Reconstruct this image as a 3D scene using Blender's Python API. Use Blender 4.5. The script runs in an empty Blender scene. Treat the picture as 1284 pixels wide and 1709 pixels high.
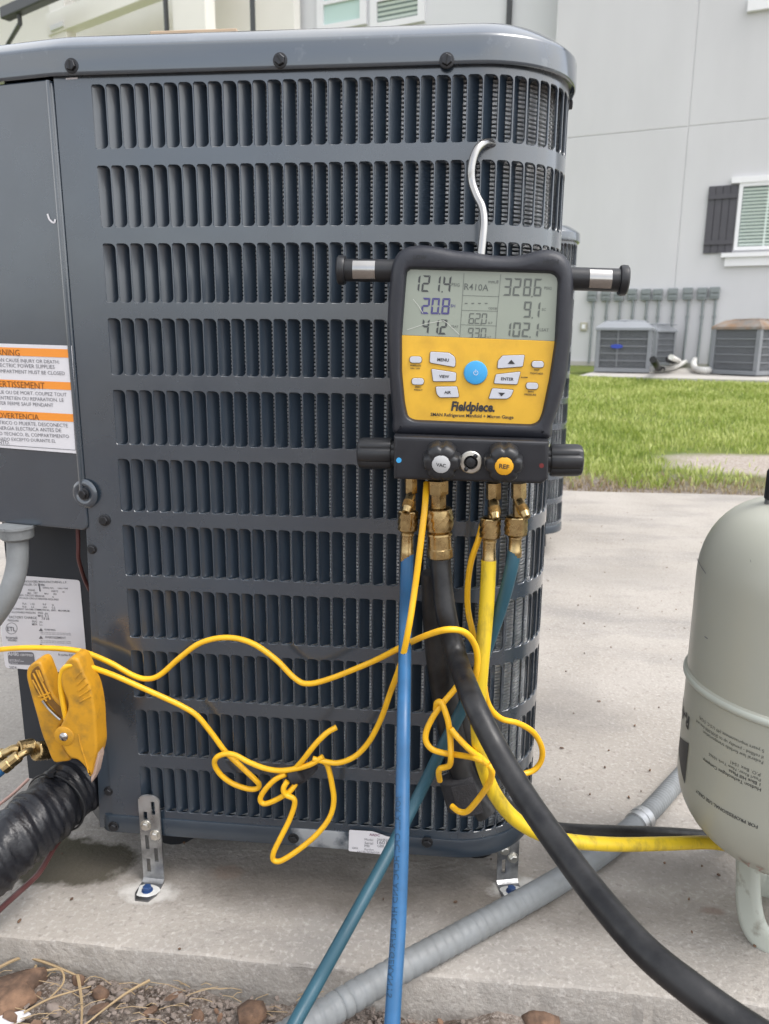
import bpy, bmesh, math, random
import numpy as np
from mathutils import Vector, Matrix
random.seed(7); rng = np.random.default_rng(7)
R_ = math.radians
scene = bpy.context.scene
C = scene.collection
# ------------------------------------------------------------------ camera
FPX, CX, CY = 1290.0, 642.0, 854.5            # focal length in pixels of the 1284 x 1709 photograph
PITCH, YAW, ROLL = R_(12.8), R_(6.0), R_(0.4)
CAM = Vector((0, -.86, .667))
fwd = Vector((-math.sin(YAW)*math.cos(PITCH), math.cos(YAW)*math.cos(PITCH), -math.sin(PITCH)))
rt0 = Vector((math.cos(YAW), math.sin(YAW), 0)); up0 = rt0.cross(fwd)
rt = rt0*math.cos(ROLL)+up0*math.sin(ROLL); up = -rt0*math.sin(ROLL)+up0*math.cos(ROLL)
cd = bpy.data.cameras.new('camera'); cam = bpy.data.objects.new('camera', cd); C.objects.link(cam)
cam.matrix_world = Matrix.Translation(CAM) @ Matrix((rt, up, -fwd)).transposed().to_4x4()
cd.sensor_fit = 'VERTICAL'; cd.sensor_height = 36.0; cd.lens = FPX/1709*36
cd.clip_start = .02; cd.clip_end = 400
cd.dof.use_dof = True; cd.dof.focus_distance = .80; cd.dof.aperture_fstop = 12.0
scene.camera = cam
# ------------------------------------------------------------------ sky, sun, exposure
SUN_EL, SUN_AZ = R_(60), R_(112)              # azimuth clockwise from +Y (veiled sun high on the right)
w = bpy.data.worlds.new('World'); scene.world = w; w.use_nodes = True
nt = w.node_tree; bgn = nt.nodes['Background']
sky = nt.nodes.new('ShaderNodeTexSky'); sky.sky_type = 'NISHITA'; sky.sun_disc = False
sky.sun_elevation = SUN_EL; sky.sun_rotation = SUN_AZ; sky.air_density = 1.0; sky.dust_density = 3.0
bw = nt.nodes.new('ShaderNodeRGBToBW'); nt.links.new(sky.outputs[0], bw.inputs[0])
tcw = nt.nodes.new('ShaderNodeTexCoord'); nz = nt.nodes.new('ShaderNodeTexNoise')
nz.inputs['Scale'].default_value = 2.2; nz.inputs['Detail'].default_value = 5
nt.links.new(tcw.outputs['Generated'], nz.inputs['Vector'])
rmp = nt.nodes.new('ShaderNodeMapRange'); rmp.inputs[1].default_value = .42; rmp.inputs[2].default_value = .62
rmp.inputs[3].default_value = .55; rmp.inputs[4].default_value = 1.0
nt.links.new(nz.outputs['Fac'], rmp.inputs[0])
mxw = nt.nodes.new('ShaderNodeMix'); mxw.data_type = 'RGBA'
nt.links.new(rmp.outputs[0], mxw.inputs[0]); nt.links.new(sky.outputs[0], mxw.inputs[6]); cm = nt.nodes.new('ShaderNodeMath'); cm.operation = 'MULTIPLY_ADD'; cm.inputs[1].default_value = .75; cm.inputs[2].default_value = 2.4; nt.links.new(bw.outputs[0], cm.inputs[0]); nt.links.new(cm.outputs[0], mxw.inputs[7])
nt.links.new(mxw.outputs[2], bgn.inputs['Color']); bgn.inputs['Strength'].default_value = .15
sl = bpy.data.lights.new('sun', 'SUN'); sl.energy = .6; sl.angle = R_(25); sl.color = (1, .97, .93)
so = bpy.data.objects.new('sun', sl); C.objects.link(so)
sdir = Vector((math.sin(SUN_AZ)*math.cos(SUN_EL), math.cos(SUN_AZ)*math.cos(SUN_EL), math.sin(SUN_EL)))
so.rotation_euler = sdir.to_track_quat('Z', 'Y').to_euler()
scene.view_settings.view_transform = 'Standard'; scene.view_settings.look = 'None'
scene.view_settings.gamma = 1; scene.view_settings.use_curve_mapping = False
scene.view_settings.exposure = 1.22
scene.render.engine = 'CYCLES'
scene.cycles.max_bounces = 6; scene.cycles.use_denoising = True

# ------------------------------------------------------------------ measuring helpers: a pixel of the photograph to a point on a real plane
def ray(x, y): return fwd + rt*((x-CX)/FPX) - up*((y-CY)/FPX)
def P(x, y, Y=0.0):
    d = ray(x, y); return CAM + d*((Y-CAM.y)/d.y)
def PZ(x, y, z):
    d = ray(x, y); return CAM + d*((z-CAM.z)/d.z)
def PD(x, y, dep): return CAM + ray(x, y)*dep
def plane(p0, n):
    p0 = Vector(p0); n = Vector(n).normalized()
    def f(x, y):
        d = ray(x, y); return CAM + d*(((p0-CAM).dot(n))/d.dot(n))
    f.n = n; return f
def yplane(Y):
    f = lambda x, y: P(x, y, Y)
    f.n = Vector((0, -1, 0)); return f

# ------------------------------------------------------------------ materials
MATS = {}
def mat(name, col, rough=.5, metal=0., var=.0, vs=8., bump=0., bs=60., col2=None, cs=5., cd=.5, coat=0., spec=.5, rvar=0., sx=(1, 1, 1), lo=.4, hi=.6, emit=None):
    if name in MATS: return MATS[name]
    m = bpy.data.materials.new(name); m.use_nodes = True; t = m.node_tree; b = t.nodes['Principled BSDF']
    b.inputs['Base Color'].default_value = (*col, 1); b.inputs['Roughness'].default_value = rough; b.inputs['Metallic'].default_value = metal
    b.inputs['Specular IOR Level'].default_value = spec
    b.inputs['Coat Weight'].default_value = coat; b.inputs['Coat Roughness'].default_value = .15
    tc = t.nodes.new('ShaderNodeTexCoord'); mp = t.nodes.new('ShaderNodeMapping'); mp.inputs['Scale'].default_value = sx
    t.links.new(tc.outputs['Object'], mp.inputs[0])
    def noise(s, d=4, r=.55):
        n = t.nodes.new('ShaderNodeTexNoise'); n.inputs['Scale'].default_value = s; n.inputs['Detail'].default_value = d; n.inputs['Roughness'].default_value = r
        t.links.new(mp.outputs[0], n.inputs['Vector']); return n
    out = None
    if col2 is not None:
        n = noise(cs, 6, .6); mr = t.nodes.new('ShaderNodeMapRange'); mr.inputs[1].default_value = lo; mr.inputs[2].default_value = hi; mr.inputs[4].default_value = cd
        t.links.new(n.outputs['Fac'], mr.inputs[0])
        mx = t.nodes.new('ShaderNodeMix'); mx.data_type = 'RGBA'; mx.inputs[6].default_value = (*col, 1); mx.inputs[7].default_value = (*col2, 1)
        t.links.new(mr.outputs[0], mx.inputs[0]); out = mx.outputs[2]
    if var > 0:
        n = noise(vs, 5); hs = t.nodes.new('ShaderNodeHueSaturation'); hs.inputs['Color'].default_value = (*col, 1)
        mr = t.nodes.new('ShaderNodeMapRange'); mr.inputs[1].default_value = .25; mr.inputs[2].default_value = .75; mr.inputs[3].default_value = 1-var; mr.inputs[4].default_value = 1+var
        t.links.new(n.outputs['Fac'], mr.inputs[0]); t.links.new(mr.outputs[0], hs.inputs['Value'])
        if out: t.links.new(out, hs.inputs['Color'])
        out = hs.outputs[0]
    if out: t.links.new(out, b.inputs['Base Color'])
    if rvar > 0:
        n = noise(vs*2.3, 5); mr = t.nodes.new('ShaderNodeMapRange'); mr.inputs[1].default_value = .3; mr.inputs[2].default_value = .7
        mr.inputs[3].default_value = max(.02, rough-rvar); mr.inputs[4].default_value = min(1, rough+rvar)
        t.links.new(n.outputs['Fac'], mr.inputs[0]); t.links.new(mr.outputs[0], b.inputs['Roughness'])
    if bump > 0:
        n = noise(bs, 4, .6); bp = t.nodes.new('ShaderNodeBump'); bp.inputs['Strength'].default_value = bump; bp.inputs['Distance'].default_value = .002
        t.links.new(n.outputs['Fac'], bp.inputs['Height']); t.links.new(bp.outputs[0], b.inputs['Normal'])
    MATS[name] = m; return m
m_paint = mat('condenser_paint', (.023, .037, .056), .25, var=.14, vs=5, bump=.35, bs=4.5, rvar=.10, coat=1., spec=1., col2=(.036, .047, .060), cs=6, cd=.5)
m_blade = mat('louvre_blade_paint', (.021, .034, .052), .30, coat=.8, spec=.9)
m_paint_scuff = mat('scuffed_base_paint', (.021, .034, .051), .34, coat=.5, spec=.7, var=.1, vs=9, bump=.06, bs=14, rvar=.1, col2=(.42, .44, .46), cs=9, cd=.7, lo=.60, hi=.68)
m_paint_dark = mat('service_panel_paint', (.020, .025, .033), .5, var=.1, vs=6)
m_lid = mat('lid_paint', (.040, .057, .077), .20, var=.06, vs=4, bump=.06, bs=7, rvar=.08, coat=1., spec=1., col2=(.22, .24, .26), cs=45, cd=.22, lo=.62, hi=.72)
m_coil = mat('aluminium_fins', (.92, .94, .95), .5, metal=.15, var=.25, vs=60)
m_dark = mat('dark_interior', (.012, .013, .015), .8)
m_screw = mat('black_screw', (.035, .036, .04), .35, metal=.6)
m_zinc = mat('zinc_steel', (.50, .51, .52), .36, metal=.85, var=.2, vs=30, rvar=.12, col2=(.13, .13, .135), cs=12, cd=.8, lo=.42, hi=.55)
m_bolt = mat('zinc_bolt', (.62, .60, .55), .3, metal=.9, var=.2, vs=80)
m_chrome = mat('chrome_steel', (.42, .41, .40), .20, metal=1., var=.1, vs=40, rvar=.06)
m_bolt_blue = mat('blue_masonry_bolt', (.018, .055, .17), .45, var=.3, vs=90)
m_white_residue = mat('white_residue', (.62, .62, .60), .8, var=.15, vs=60, bump=.5, bs=200)
m_label = mat('label_white', (.72, .71, .74), .42, var=.03, vs=12)
m_ink = mat('black_ink', (.03, .03, .035), .6)
m_ink_grey = mat('grey_ink', (.16, .16, .18), .6)
m_orange = mat('orange_print', (.86, .30, .035), .45)
m_ink_orange = mat('ink_on_orange', (.22, .08, .02), .6)
m_boot = mat('rubber_boot', (.019, .021, .029), .44, var=.12, vs=20, bump=.12, bs=220, rvar=.1)
m_black = mat('black_plastic', (.016, .017, .020), .38, var=.2, vs=40, rvar=.1)
m_blackmetal = mat('anodised_block', (.020, .021, .026), .42, metal=.2, var=.2, vs=30, rvar=.1)
m_face = mat('yellow_faceplate', (.74, .43, .035), .42, var=.10, vs=25, col2=(.50, .27, .03), cs=40, cd=.45, lo=.5, hi=.75)
m_lcd = mat('lcd_glass', (.30, .335, .285), .16, var=.06, vs=14)
m_seg = mat('lcd_segment_dark', (.055, .060, .062), .3)
m_seg_l = mat('lcd_segment_pale', (.115, .130, .118), .3)
m_seg_p = mat('lcd_segment_violet', (.065, .06, .20), .3)
m_scratch = mat('scratch_white', (.55, .57, .52), .4)
m_btn = mat('grey_button', (.56, .58, .64), .45, var=.04, vs=60)
m_btn_edge = mat('button_outline', (.16, .09, .02), .6)
m_pow = mat('blue_button', (.05, .36, .72), .35, var=.05, vs=60)
m_brass = mat('brass', (.56, .42, .21), .30, metal=1., var=.18, vs=50, rvar=.12, col2=(.28, .19, .09), cs=70, cd=.6)
m_blue = mat('blue_hose', (.022, .115, .265), .38, var=.10, vs=20, rvar=.08, col2=(.016, .075, .17), cs=30, cd=.5)
m_teal = mat('teal_hose', (.020, .080, .115), .42, var=.15, vs=20, rvar=.08)
m_yhose = mat('dirty_yellow_hose', (.66, .47, .018), .42, var=.10, vs=25, col2=(.20, .15, .03), cs=70, cd=.7, sx=(1, 1, .35), lo=.50, hi=.72)
m_bhose = mat('black_rubber_hose', (.0075, .008, .010), .40, spec=.4, var=.2, vs=30, rvar=.1, bump=.15, bs=120, col2=(.030, .030, .031), cs=32, cd=.7)
m_cable = mat('orange_yellow_cable', (.92, .51, .014), .38, var=.06, vs=40, col2=(.70, .36, .02), cs=50, cd=.35)
m_velcro = mat('black_velcro', (.028, .028, .032), .9, var=.3, vs=120, bump=.6, bs=400)
m_clamp = mat('mustard_clamp_plastic', (.55, .27, .014), .5, var=.12, vs=30, col2=(.20, .12, .03), cs=45, cd=.7, lo=.5, hi=.72)
m_clamp_in = mat('clamp_hollow_shade', (.17, .08, .012), .6, var=.25, vs=60)  # clamp plastic darkened to paint in the shade of the hollow handle
m_tape = mat('black_wrap_tape', (.011, .012, .016), .36, spec=.4, var=.2, vs=20, bump=.6, bs=75, rvar=.12)
m_conduit = mat('grey_conduit_plastic', (.215, .23, .24), .5, var=.09, vs=18, bump=.1, bs=120, col2=(.16, .168, .17), cs=22, cd=.6)
m_tank = mat('tank_grey_green', (.42, .425, .365), .33, var=.03, vs=6, rvar=.05, bump=.02, bs=20)
m_tank_h = mat('tank_handle_paint', (.50, .53, .475), .4, var=.06, vs=20, col2=(.22, .20, .16), cs=40, cd=.6, lo=.6, hi=.7)
m_wirebrown = mat('red_brown_wire', (.085, .028, .028), .45)
m_wall = mat('stucco_light_grey', (.60, .597, .613), .9, var=.05, vs=1.1, bump=.35, bs=45, sx=(1, 1, .35))
m_wall2 = mat('stucco_white', (.70, .705, .725), .9, var=.02, vs=.8, bump=.2, bs=60)
m_trim = mat('white_trim', (.80, .80, .82), .6, var=.02, vs=3)
m_cream = mat('cream_siding', (.88, .85, .80), .8, var=.03, vs=1)
m_cream2 = mat('cream_shadow_wall', (.50, .47, .34), .85, var=.03, vs=1)
m_shut = mat('charcoal_shutter', (.075, .073, .085), .6, var=.06, vs=5)
m_glass = mat('window_glass', (.10, .15, .13), .08, spec=.6)
m_mint = mat('pale_mint_shade', (.50, .66, .62), .4)
m_blind = mat('blind_slat', (.66, .74, .70), .6)
m_gutter = mat('dark_gutter', (.055, .058, .062), .45)
m_gal = mat('grey_enclosure', (.22, .245, .25), .55, var=.06, vs=6)
m_ac = mat('grey_condenser_metal', (.21, .222, .24), .5, var=.06, vs=4)
m_accoil = mat('grey_condenser_coil', (.085, .09, .097), .6, var=.15, vs=40)
m_actop = mat('grey_condenser_top', (.26, .275, .30), .45, var=.06, vs=4)
m_rust = mat('rusty_top', (.25, .16, .10), .8, var=.3, vs=6, col2=(.22, .22, .215), cs=4, cd=.9)
m_badge = mat('blue_badge', (.03, .06, .36), .4)
m_whitepipe = mat('white_pipe_wrap', (.68, .67, .64), .7, var=.08, vs=10)
m_blackpipe = mat('black_pipe_foam', (.02, .02, .022), .8)
m_pad = mat('pad_concrete', (.44, .42, .39), .9, var=.08, vs=3, bump=.3, bs=80)
m_tan = mat('tan_cardboard', (.50, .38, .27), .8, var=.06, vs=20)
m_straw = mat('dry_straw', (.33, .24, .135), .7, var=.2, vs=30)
m_bark = mat('bark_brown', (.11, .070, .050), .9, var=.4, vs=70, bump=1., bs=110, col2=(.24, .14, .085), cs=18, cd=.6)
m_bark2 = mat('bark_grey', (.23, .19, .165), .9, var=.3, vs=60, bump=.5, bs=120)

# ------------------------------------------------------------------ mesh helpers
ORG = {}
def smooth_path(pts, n=8):
    pts = [Vector(p) for p in pts]; out = []
    for i in range(len(pts)-1):
        p0 = pts[max(0, i-1)]; p1 = pts[i]; p2 = pts[i+1]; p3 = pts[min(len(pts)-1, i+2)]
        for k in range(n):
            t = k/n
            out.append(.5*((2*p1)+(p2-p0)*t+(2*p0-5*p1+4*p2-p3)*t*t+(3*p1-p0-3*p2+p3)*t**3))
    out.append(pts[-1]); return out
def smooth_closed(pts, n=4):
    L = len(pts); out = []
    for i in range(L):
        p0, p1, p2, p3 = [Vector(pts[(i+k) % L]) for k in (-1, 0, 1, 2)]
        for k in range(n):
            t = k/n
            out.append(.5*((2*p1)+(p2-p0)*t+(2*p0-5*p1+4*p2-p3)*t*t+(3*p1-p0-3*p2+p3)*t**3))
    return out
def rounded(poly, r, n=4):
    L = len(poly); out = []
    rs = r if isinstance(r, (list, tuple)) else [r]*L
    for i in range(L):
        a, b, c = [Vector(poly[(i+k) % L]) for k in (-1, 0, 1)]
        d1 = a-b; d2 = c-b; q = min(rs[i], d1.length*.49, d2.length*.49)
        s = b+d1.normalized()*q; e = b+d2.normalized()*q
        if rs[i] <= 0: out.append(b); continue
        for k in range(n+1):
            t = k/n; out.append(s*(1-t)**2+b*2*t*(1-t)+e*t*t)
    return out
def inset2(poly, d):
    """inset a closed CCW 2-D polygon by d"""
    L = len(poly); out = []
    for i in range(L):
        a, b, c = [Vector(poly[(i+k) % L]).to_2d() for k in (-1, 0, 1)]
        e1 = (b-a); e2 = (c-b)
        if e1.length < 1e-9 or e2.length < 1e-9:
            out.append(b.copy()); continue
        n1 = Vector((-e1.y, e1.x)).normalized(); n2 = Vector((-e2.y, e2.x)).normalized()
        n = n1+n2
        n = n.normalized() if n.length > 1e-6 else n1
        k = max(.35, n.dot(n1)); out.append(b+n*(d/k))
    return out
def ccw(poly):
    a = sum(poly[i][0]*poly[(i+1) % len(poly)][1]-poly[(i+1) % len(poly)][0]*poly[i][1] for i in range(len(poly)))
    return list(poly) if a > 0 else list(reversed(poly))
class MB:
    def __init__(s): s.v = []; s.f = []; s.M = None
    def add(s, v, f):
        o = len(s.v)
        s.v += [(s.M @ Vector(p)) if s.M else Vector(p) for p in v]
        s.f += [tuple(i+o for i in q) for q in f]; return s
    def box(s, c, d):
        x, y, z = c; a, b, h = d[0]/2, d[1]/2, d[2]/2
        return s.add([(x+i*a, y+j*b, z+k*h) for k in (-1, 1) for j in (-1, 1) for i in (-1, 1)],
                     [(0, 2, 3, 1), (4, 5, 7, 6), (0, 1, 5, 4), (1, 3, 7, 5), (3, 2, 6, 7), (2, 0, 4, 6)])
    def tube(s, pts, r, n=12, caps=True, closed=False):
        pts = [Vector(p) for p in pts]; L = len(pts); rr = r if hasattr(r, '__len__') else [r]*L
        T = []
        for i in range(L):
            if closed: t = pts[(i+1) % L]-pts[i-1]
            else: t = pts[min(i+1, L-1)]-pts[max(i-1, 0)]
            T.append(t.normalized() if t.length > 1e-9 else Vector((0, 0, 1)))
        ref = Vector((0, 0, 1)) if abs(T[0].z) < .9 else Vector((0, -1, 0))
        N = (ref-T[0]*ref.dot(T[0])).normalized(); v = []
        for i in range(L):
            N = (N-T[i]*N.dot(T[i])); N = N.normalized() if N.length > 1e-6 else T[i].orthogonal().normalized()
            B = T[i].cross(N)
            for k in range(n):
                a = 2*math.pi*k/n; v.append(pts[i]+(N*math.cos(a)+B*math.sin(a))*rr[i])
        f = [(i*n+k, i*n+(k+1) % n, (i+1)*n+(k+1) % n, (i+1)*n+k) for i in range(L-1) for k in range(n)]
        if closed: f += [((L-1)*n+k, (L-1)*n+(k+1) % n, (k+1) % n, k) for k in range(n)]
        elif caps: f += [tuple(range(n-1, -1, -1)), tuple(range((L-1)*n, L*n))]
        return s.add(v, f)
    def lathe(s, o, ax, prof, n=24, lobe=None, knurl=0., ph=0.):
        """prof: (distance along axis, radius); lobe(angle)->factor; knurl: diamond relief"""
        o = Vector(o); ax = Vector(ax).normalized(); N = ax.orthogonal().normalized() if abs(ax.z) > .9 else (Vector((0, 0, 1))-ax*ax.z).normalized()
        B = ax.cross(N); v = []
        for j, pr in enumerate(prof):
            h, r = pr[0], pr[1]; kn = pr[2] if len(pr) > 2 else 0
            for k in range(n):
                a = 2*math.pi*k/n+ph
                q = r*(lobe(a) if lobe else 1)*(1+(knurl*(((k+j) % 2)*2-1) if kn else 0))
                v.append(o+ax*h+(N*math.cos(a)+B*math.sin(a))*q)
        L = len(prof)
        f = [(j*n+k, j*n+(k+1) % n, (j+1)*n+(k+1) % n, (j+1)*n+k) for j in range(L-1) for k in range(n)]
        if prof[0][1] > 1e-6: f.append(tuple(range(n-1, -1, -1)))
        if prof[-1][1] > 1e-6: f.append(tuple(range((L-1)*n, L*n)))
        return s.add(v, f)
    def prism(s, poly, y0, y1, b=0., b2=None):
        """poly of (x,z); front face at y0 (nearer the camera), back at y1; b: front rounding"""
        q = ccw([(p[0], p[1]) for p in poly]); L = len(q); v = []; rings = []
        if b > 0:
            rings.append((inset2(q, b*1.2), y0))
            for t in (0, .3, .65, 1):
                a = t*math.pi/2; rings.append((inset2(q, b*(1-math.sin(a))), y0+b*(1-math.cos(a))))
        else: rings.append((q, y0))
        rings.append((q, y1))
        for R, y in rings: v += [(p[0], y, p[1]) for p in R]
        f = []
        for j in range(len(rings)-1):
            f += [(j*L+k, (j+1)*L+k, (j+1)*L+(k+1) % L, j*L+(k+1) % L) for k in range(L)]
        f += [tuple(range(L)), tuple(range(len(rings)*L-1, (len(rings)-1)*L-1, -1))]
        return s.add(v, f)
    def build(s, name, m, parent=None, bevel=0., seg=2, sharp=38, kind=None, label=None, cat=None, group=None, org=None):
        me = bpy.data.meshes.new(name)
        o0 = ORG.get(parent.name) if parent else None
        if org is not None: o0 = Vector(org)
        vv = [p-o0 for p in s.v] if o0 is not None else s.v
        me.from_pydata([tuple(p) for p in vv], [], s.f)
        if bevel > 0:
            bm = bmesh.new(); bm.from_mesh(me); bmesh.ops.recalc_face_normals(bm, faces=bm.faces)
            es = [e for e in bm.edges if len(e.link_faces) == 2 and e.calc_face_angle(0) > R_(30)]
            bmesh.ops.bevel(bm, geom=es, offset=bevel, segments=seg, affect='EDGES', profile=.5, clamp_overlap=True)
            bm.to_mesh(me); bm.free()
        if bevel > 0: sharp = min(sharp, 14)
        me.polygons.foreach_set('use_smooth', [True]*len(me.polygons)); me.set_sharp_from_angle(angle=R_(sharp))
        me.materials.append(m); me.update()
        o = bpy.data.objects.new(name, me); C.objects.link(o)
        if parent: o.parent = parent; ORG[o.name] = o0
        elif o0 is not None: o.location = o0; ORG[o.name] = o0
        if kind: o['kind'] = kind
        if label: o['label'] = label
        if cat: o['category'] = cat
        if group: o['group'] = group
        return o
def thing(name, loc, label, cat, group=None):
    o = bpy.data.objects.new(name, None); C.objects.link(o); o.location = loc; o.empty_display_size = .05
    o['label'] = label; o['category'] = cat
    if group: o['group'] = group
    ORG[o.name] = Vector(loc); return o
TXT = {}
def text_mesh(s, offset=0., shear=0., spacing=1.):
    key = (s, offset, shear, spacing)
    if key not in TXT:
        cu = bpy.data.curves.new('t', 'FONT'); cu.body = s; cu.size = 1; cu.offset = offset; cu.shear = shear; cu.space_character = spacing
        cu.resolution_u = 2
        ob = bpy.data.objects.new('t', cu); C.objects.link(ob)
        me = bpy.data.meshes.new_from_object(ob.evaluated_get(bpy.context.evaluated_depsgraph_get()))
        v = [(p.co.x, p.co.y) for p in me.vertices]; f = [tuple(p.vertices) for p in me.polygons]
        bpy.data.objects.remove(ob); bpy.data.curves.remove(cu); bpy.data.meshes.remove(me)
        x0 = min(p[0] for p in v); x1 = max(p[0] for p in v)
        TXT[key] = ([((p[0]-x0)/(x1-x0), p[1]/(x1-x0)) for p in v], f, x1-x0)
    return TXT[key]
def text_px(mb, pl, s, a, b, lift=.0004, hs=1., **k):
    """writes s from pixel a to pixel b (baseline) on the plane pl"""
    v, f, wd = text_mesh(s, **k); A = pl(*a); B = pl(*b); U = B-A; V = pl.n.cross(U)*hs
    mb.add([A+U*p[0]+V*p[1]+pl.n*lift for p in v], f); return mb
def text_w(mb, A, U, V, s, width, lift=None, **k):
    v, f, wd = text_mesh(s, **k); mb.add([A+U*(p[0]*width)+V*(p[1]*width) for p in v], f); return mb
def poly_px(mb, pl, pts, lift=.0003):
    v = [pl(*p)+pl.n*lift for p in pts]
    a = sum(pts[i][0]*pts[(i+1) % len(pts)][1]-pts[(i+1) % len(pts)][0]*pts[i][1] for i in range(len(pts)))
    f = tuple(range(len(v))); mb.add(v, [f if a < 0 else tuple(reversed(f))]); return mb
def stroke_px(mb, pl, pts, wpx, lift=.0003):
    for (a, b) in zip(pts[:-1], pts[1:]):
        A, B = Vector(a), Vector(b); d = (B-A).normalized(); n = Vector((-d.y, d.x))*wpx/2
        poly_px(mb, pl, [tuple(A+n), tuple(B+n), tuple(B-n), tuple(A-n)], lift)
    return mb
def disc_px(mb, pl, c, r, n=20, lift=.0003):
    return poly_px(mb, pl, [(c[0]+r*math.cos(2*math.pi*k/n), c[1]+r*math.sin(2*math.pi*k/n)) for k in range(n)], lift)
def xz(p, Y=0.): q = P(p[0], p[1], Y); return (q.x, q.z)

GZ = -.040            # top of the near slab
# ================================================================== GROUND
BGZ = .18             # level by the far building
def hgt(y):
    if y < 2.6: return -.092
    if y < 2.95: return -.092+(y-2.6)/.35*.046
    if y < 9.5: return -.046+(y-2.95)/6.55*(BGZ-.03+.046)
    return BGZ-.03
def ground_material():
    m = bpy.data.materials.new('soil_and_turf'); m.use_nodes = True; t = m.node_tree; b = t.nodes['Principled BSDF']
    b.inputs['Roughness'].default_value = .95; b.inputs['Specular IOR Level'].default_value = .2
    tc = t.nodes.new('ShaderNodeTexCoord')
    def noise(s, d=6, r=.65):
        n = t.nodes.new('ShaderNodeTexNoise'); n.inputs['Scale'].default_value = s; n.inputs['Detail'].default_value = d; n.inputs['Roughness'].default_value = r
        t.links.new(tc.outputs['Object'], n.inputs['Vector']); return n
    def mixc(f, a, bb):
        x = t.nodes.new('ShaderNodeMix'); x.data_type = 'RGBA'; t.links.new(f, x.inputs[0])
        for i, c in ((6, a), (7, bb)):
            if isinstance(c, tuple): x.inputs[i].default_value = (*c, 1)
            else: t.links.new(c, x.inputs[i])
        return x.outputs[2]
    def rng_(n, a, bb):
        r = t.nodes.new('ShaderNodeMapRange'); r.inputs[1].default_value = a; r.inputs[2].default_value = bb; t.links.new(n, r.inputs[0]); return r.outputs[0]
    sand = mixc(rng_(noise(38).outputs['Fac'], .38, .62), (.27, .23, .20), (.10, .075, .06))
    sand = mixc(rng_(noise(240, 3).outputs['Fac'], .5, .7), sand, (.38, .34, .31))
    turf = mixc(rng_(noise(5).outputs['Fac'], .35, .65), (.10, .15, .03), (.17, .19, .05))
    sep = t.nodes.new('ShaderNodeSeparateXYZ'); t.links.new(tc.outputs['Object'], sep.inputs[0])
    n = noise(2.5); ad = t.nodes.new('ShaderNodeMath'); ad.operation = 'ADD'; t.links.new(sep.outputs['Y'], ad.inputs[0]); t.links.new(n.outputs['Fac'], ad.inputs[1])
    mp = t.nodes.new('ShaderNodeMapping'); mp.inputs['Location'].default_value = (-1.75/.60, -3.66/.30, 0); mp.inputs['Scale'].default_value = (1/.60, 1/.30, 0)
    t.links.new(tc.outputs['Object'], mp.inputs[0]); ln = t.nodes.new('ShaderNodeVectorMath'); ln.operation = 'LENGTH'; t.links.new(mp.outputs[0], ln.inputs[0])
    a2 = t.nodes.new('ShaderNodeMath'); a2.operation = 'ADD'; t.links.new(ln.outputs['Value'], a2.inputs[0]); t.links.new(n.outputs['Fac'], a2.inputs[1])
    col = mixc(rng_(ad.outputs[0], 3.45, 3.9), sand, turf)
    col = mixc(rng_(a2.outputs[0], 1.35, 1.75), mixc(rng_(noise(60).outputs['Fac'], .4, .65), (.46, .41, .37), (.30, .25, .21)), col)
    t.links.new(col, b.inputs['Base Color'])
    bp = t.nodes.new('ShaderNodeBump'); bp.inputs['Strength'].default_value = .9; bp.inputs['Distance'].default_value = .012
    t.links.new(noise(90, 5).outputs['Fac'], bp.inputs['Height']); t.links.new(bp.outputs[0], b.inputs['Normal'])
    return m
ys = [-60, -20, -6, -2] + list(np.arange(-1.2, .2, .035)) + [.5, 1.5, 2.6, 2.7, 2.8, 2.95, 3.5, 4, 5, 6, 7, 8, 9, 9.5, 12, 20, 40, 90, 160]
xs = [-120, -40, -15, -6, -3, -1.5] + list(np.arange(-1.2, 1.2, .035)) + [1.5, 2, 3, 4, 6, 10, 20, 50, 140]
v = []
for y in ys:
    for x in xs:
        z = hgt(y)
        if -1.25 < y < .2 and -1.25 < x < 1.25: z += .012*math.sin(x*31+math.sin(y*23)*2)*math.sin(y*37+x*5)+.006*random.uniform(-1, 1)
        v.append((x, y, z))
nx = len(xs); mb = MB()
mb.add(v, [(j*nx+i, j*nx+i+1, (j+1)*nx+i+1, (j+1)*nx+i) for j in range(len(ys)-1) for i in range(nx-1)])
g = mb.build('ground', ground_material(), kind='structure', sharp=80)
g['label'] = 'sandy soil with bark mulch in front and turf behind the slab'

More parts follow.
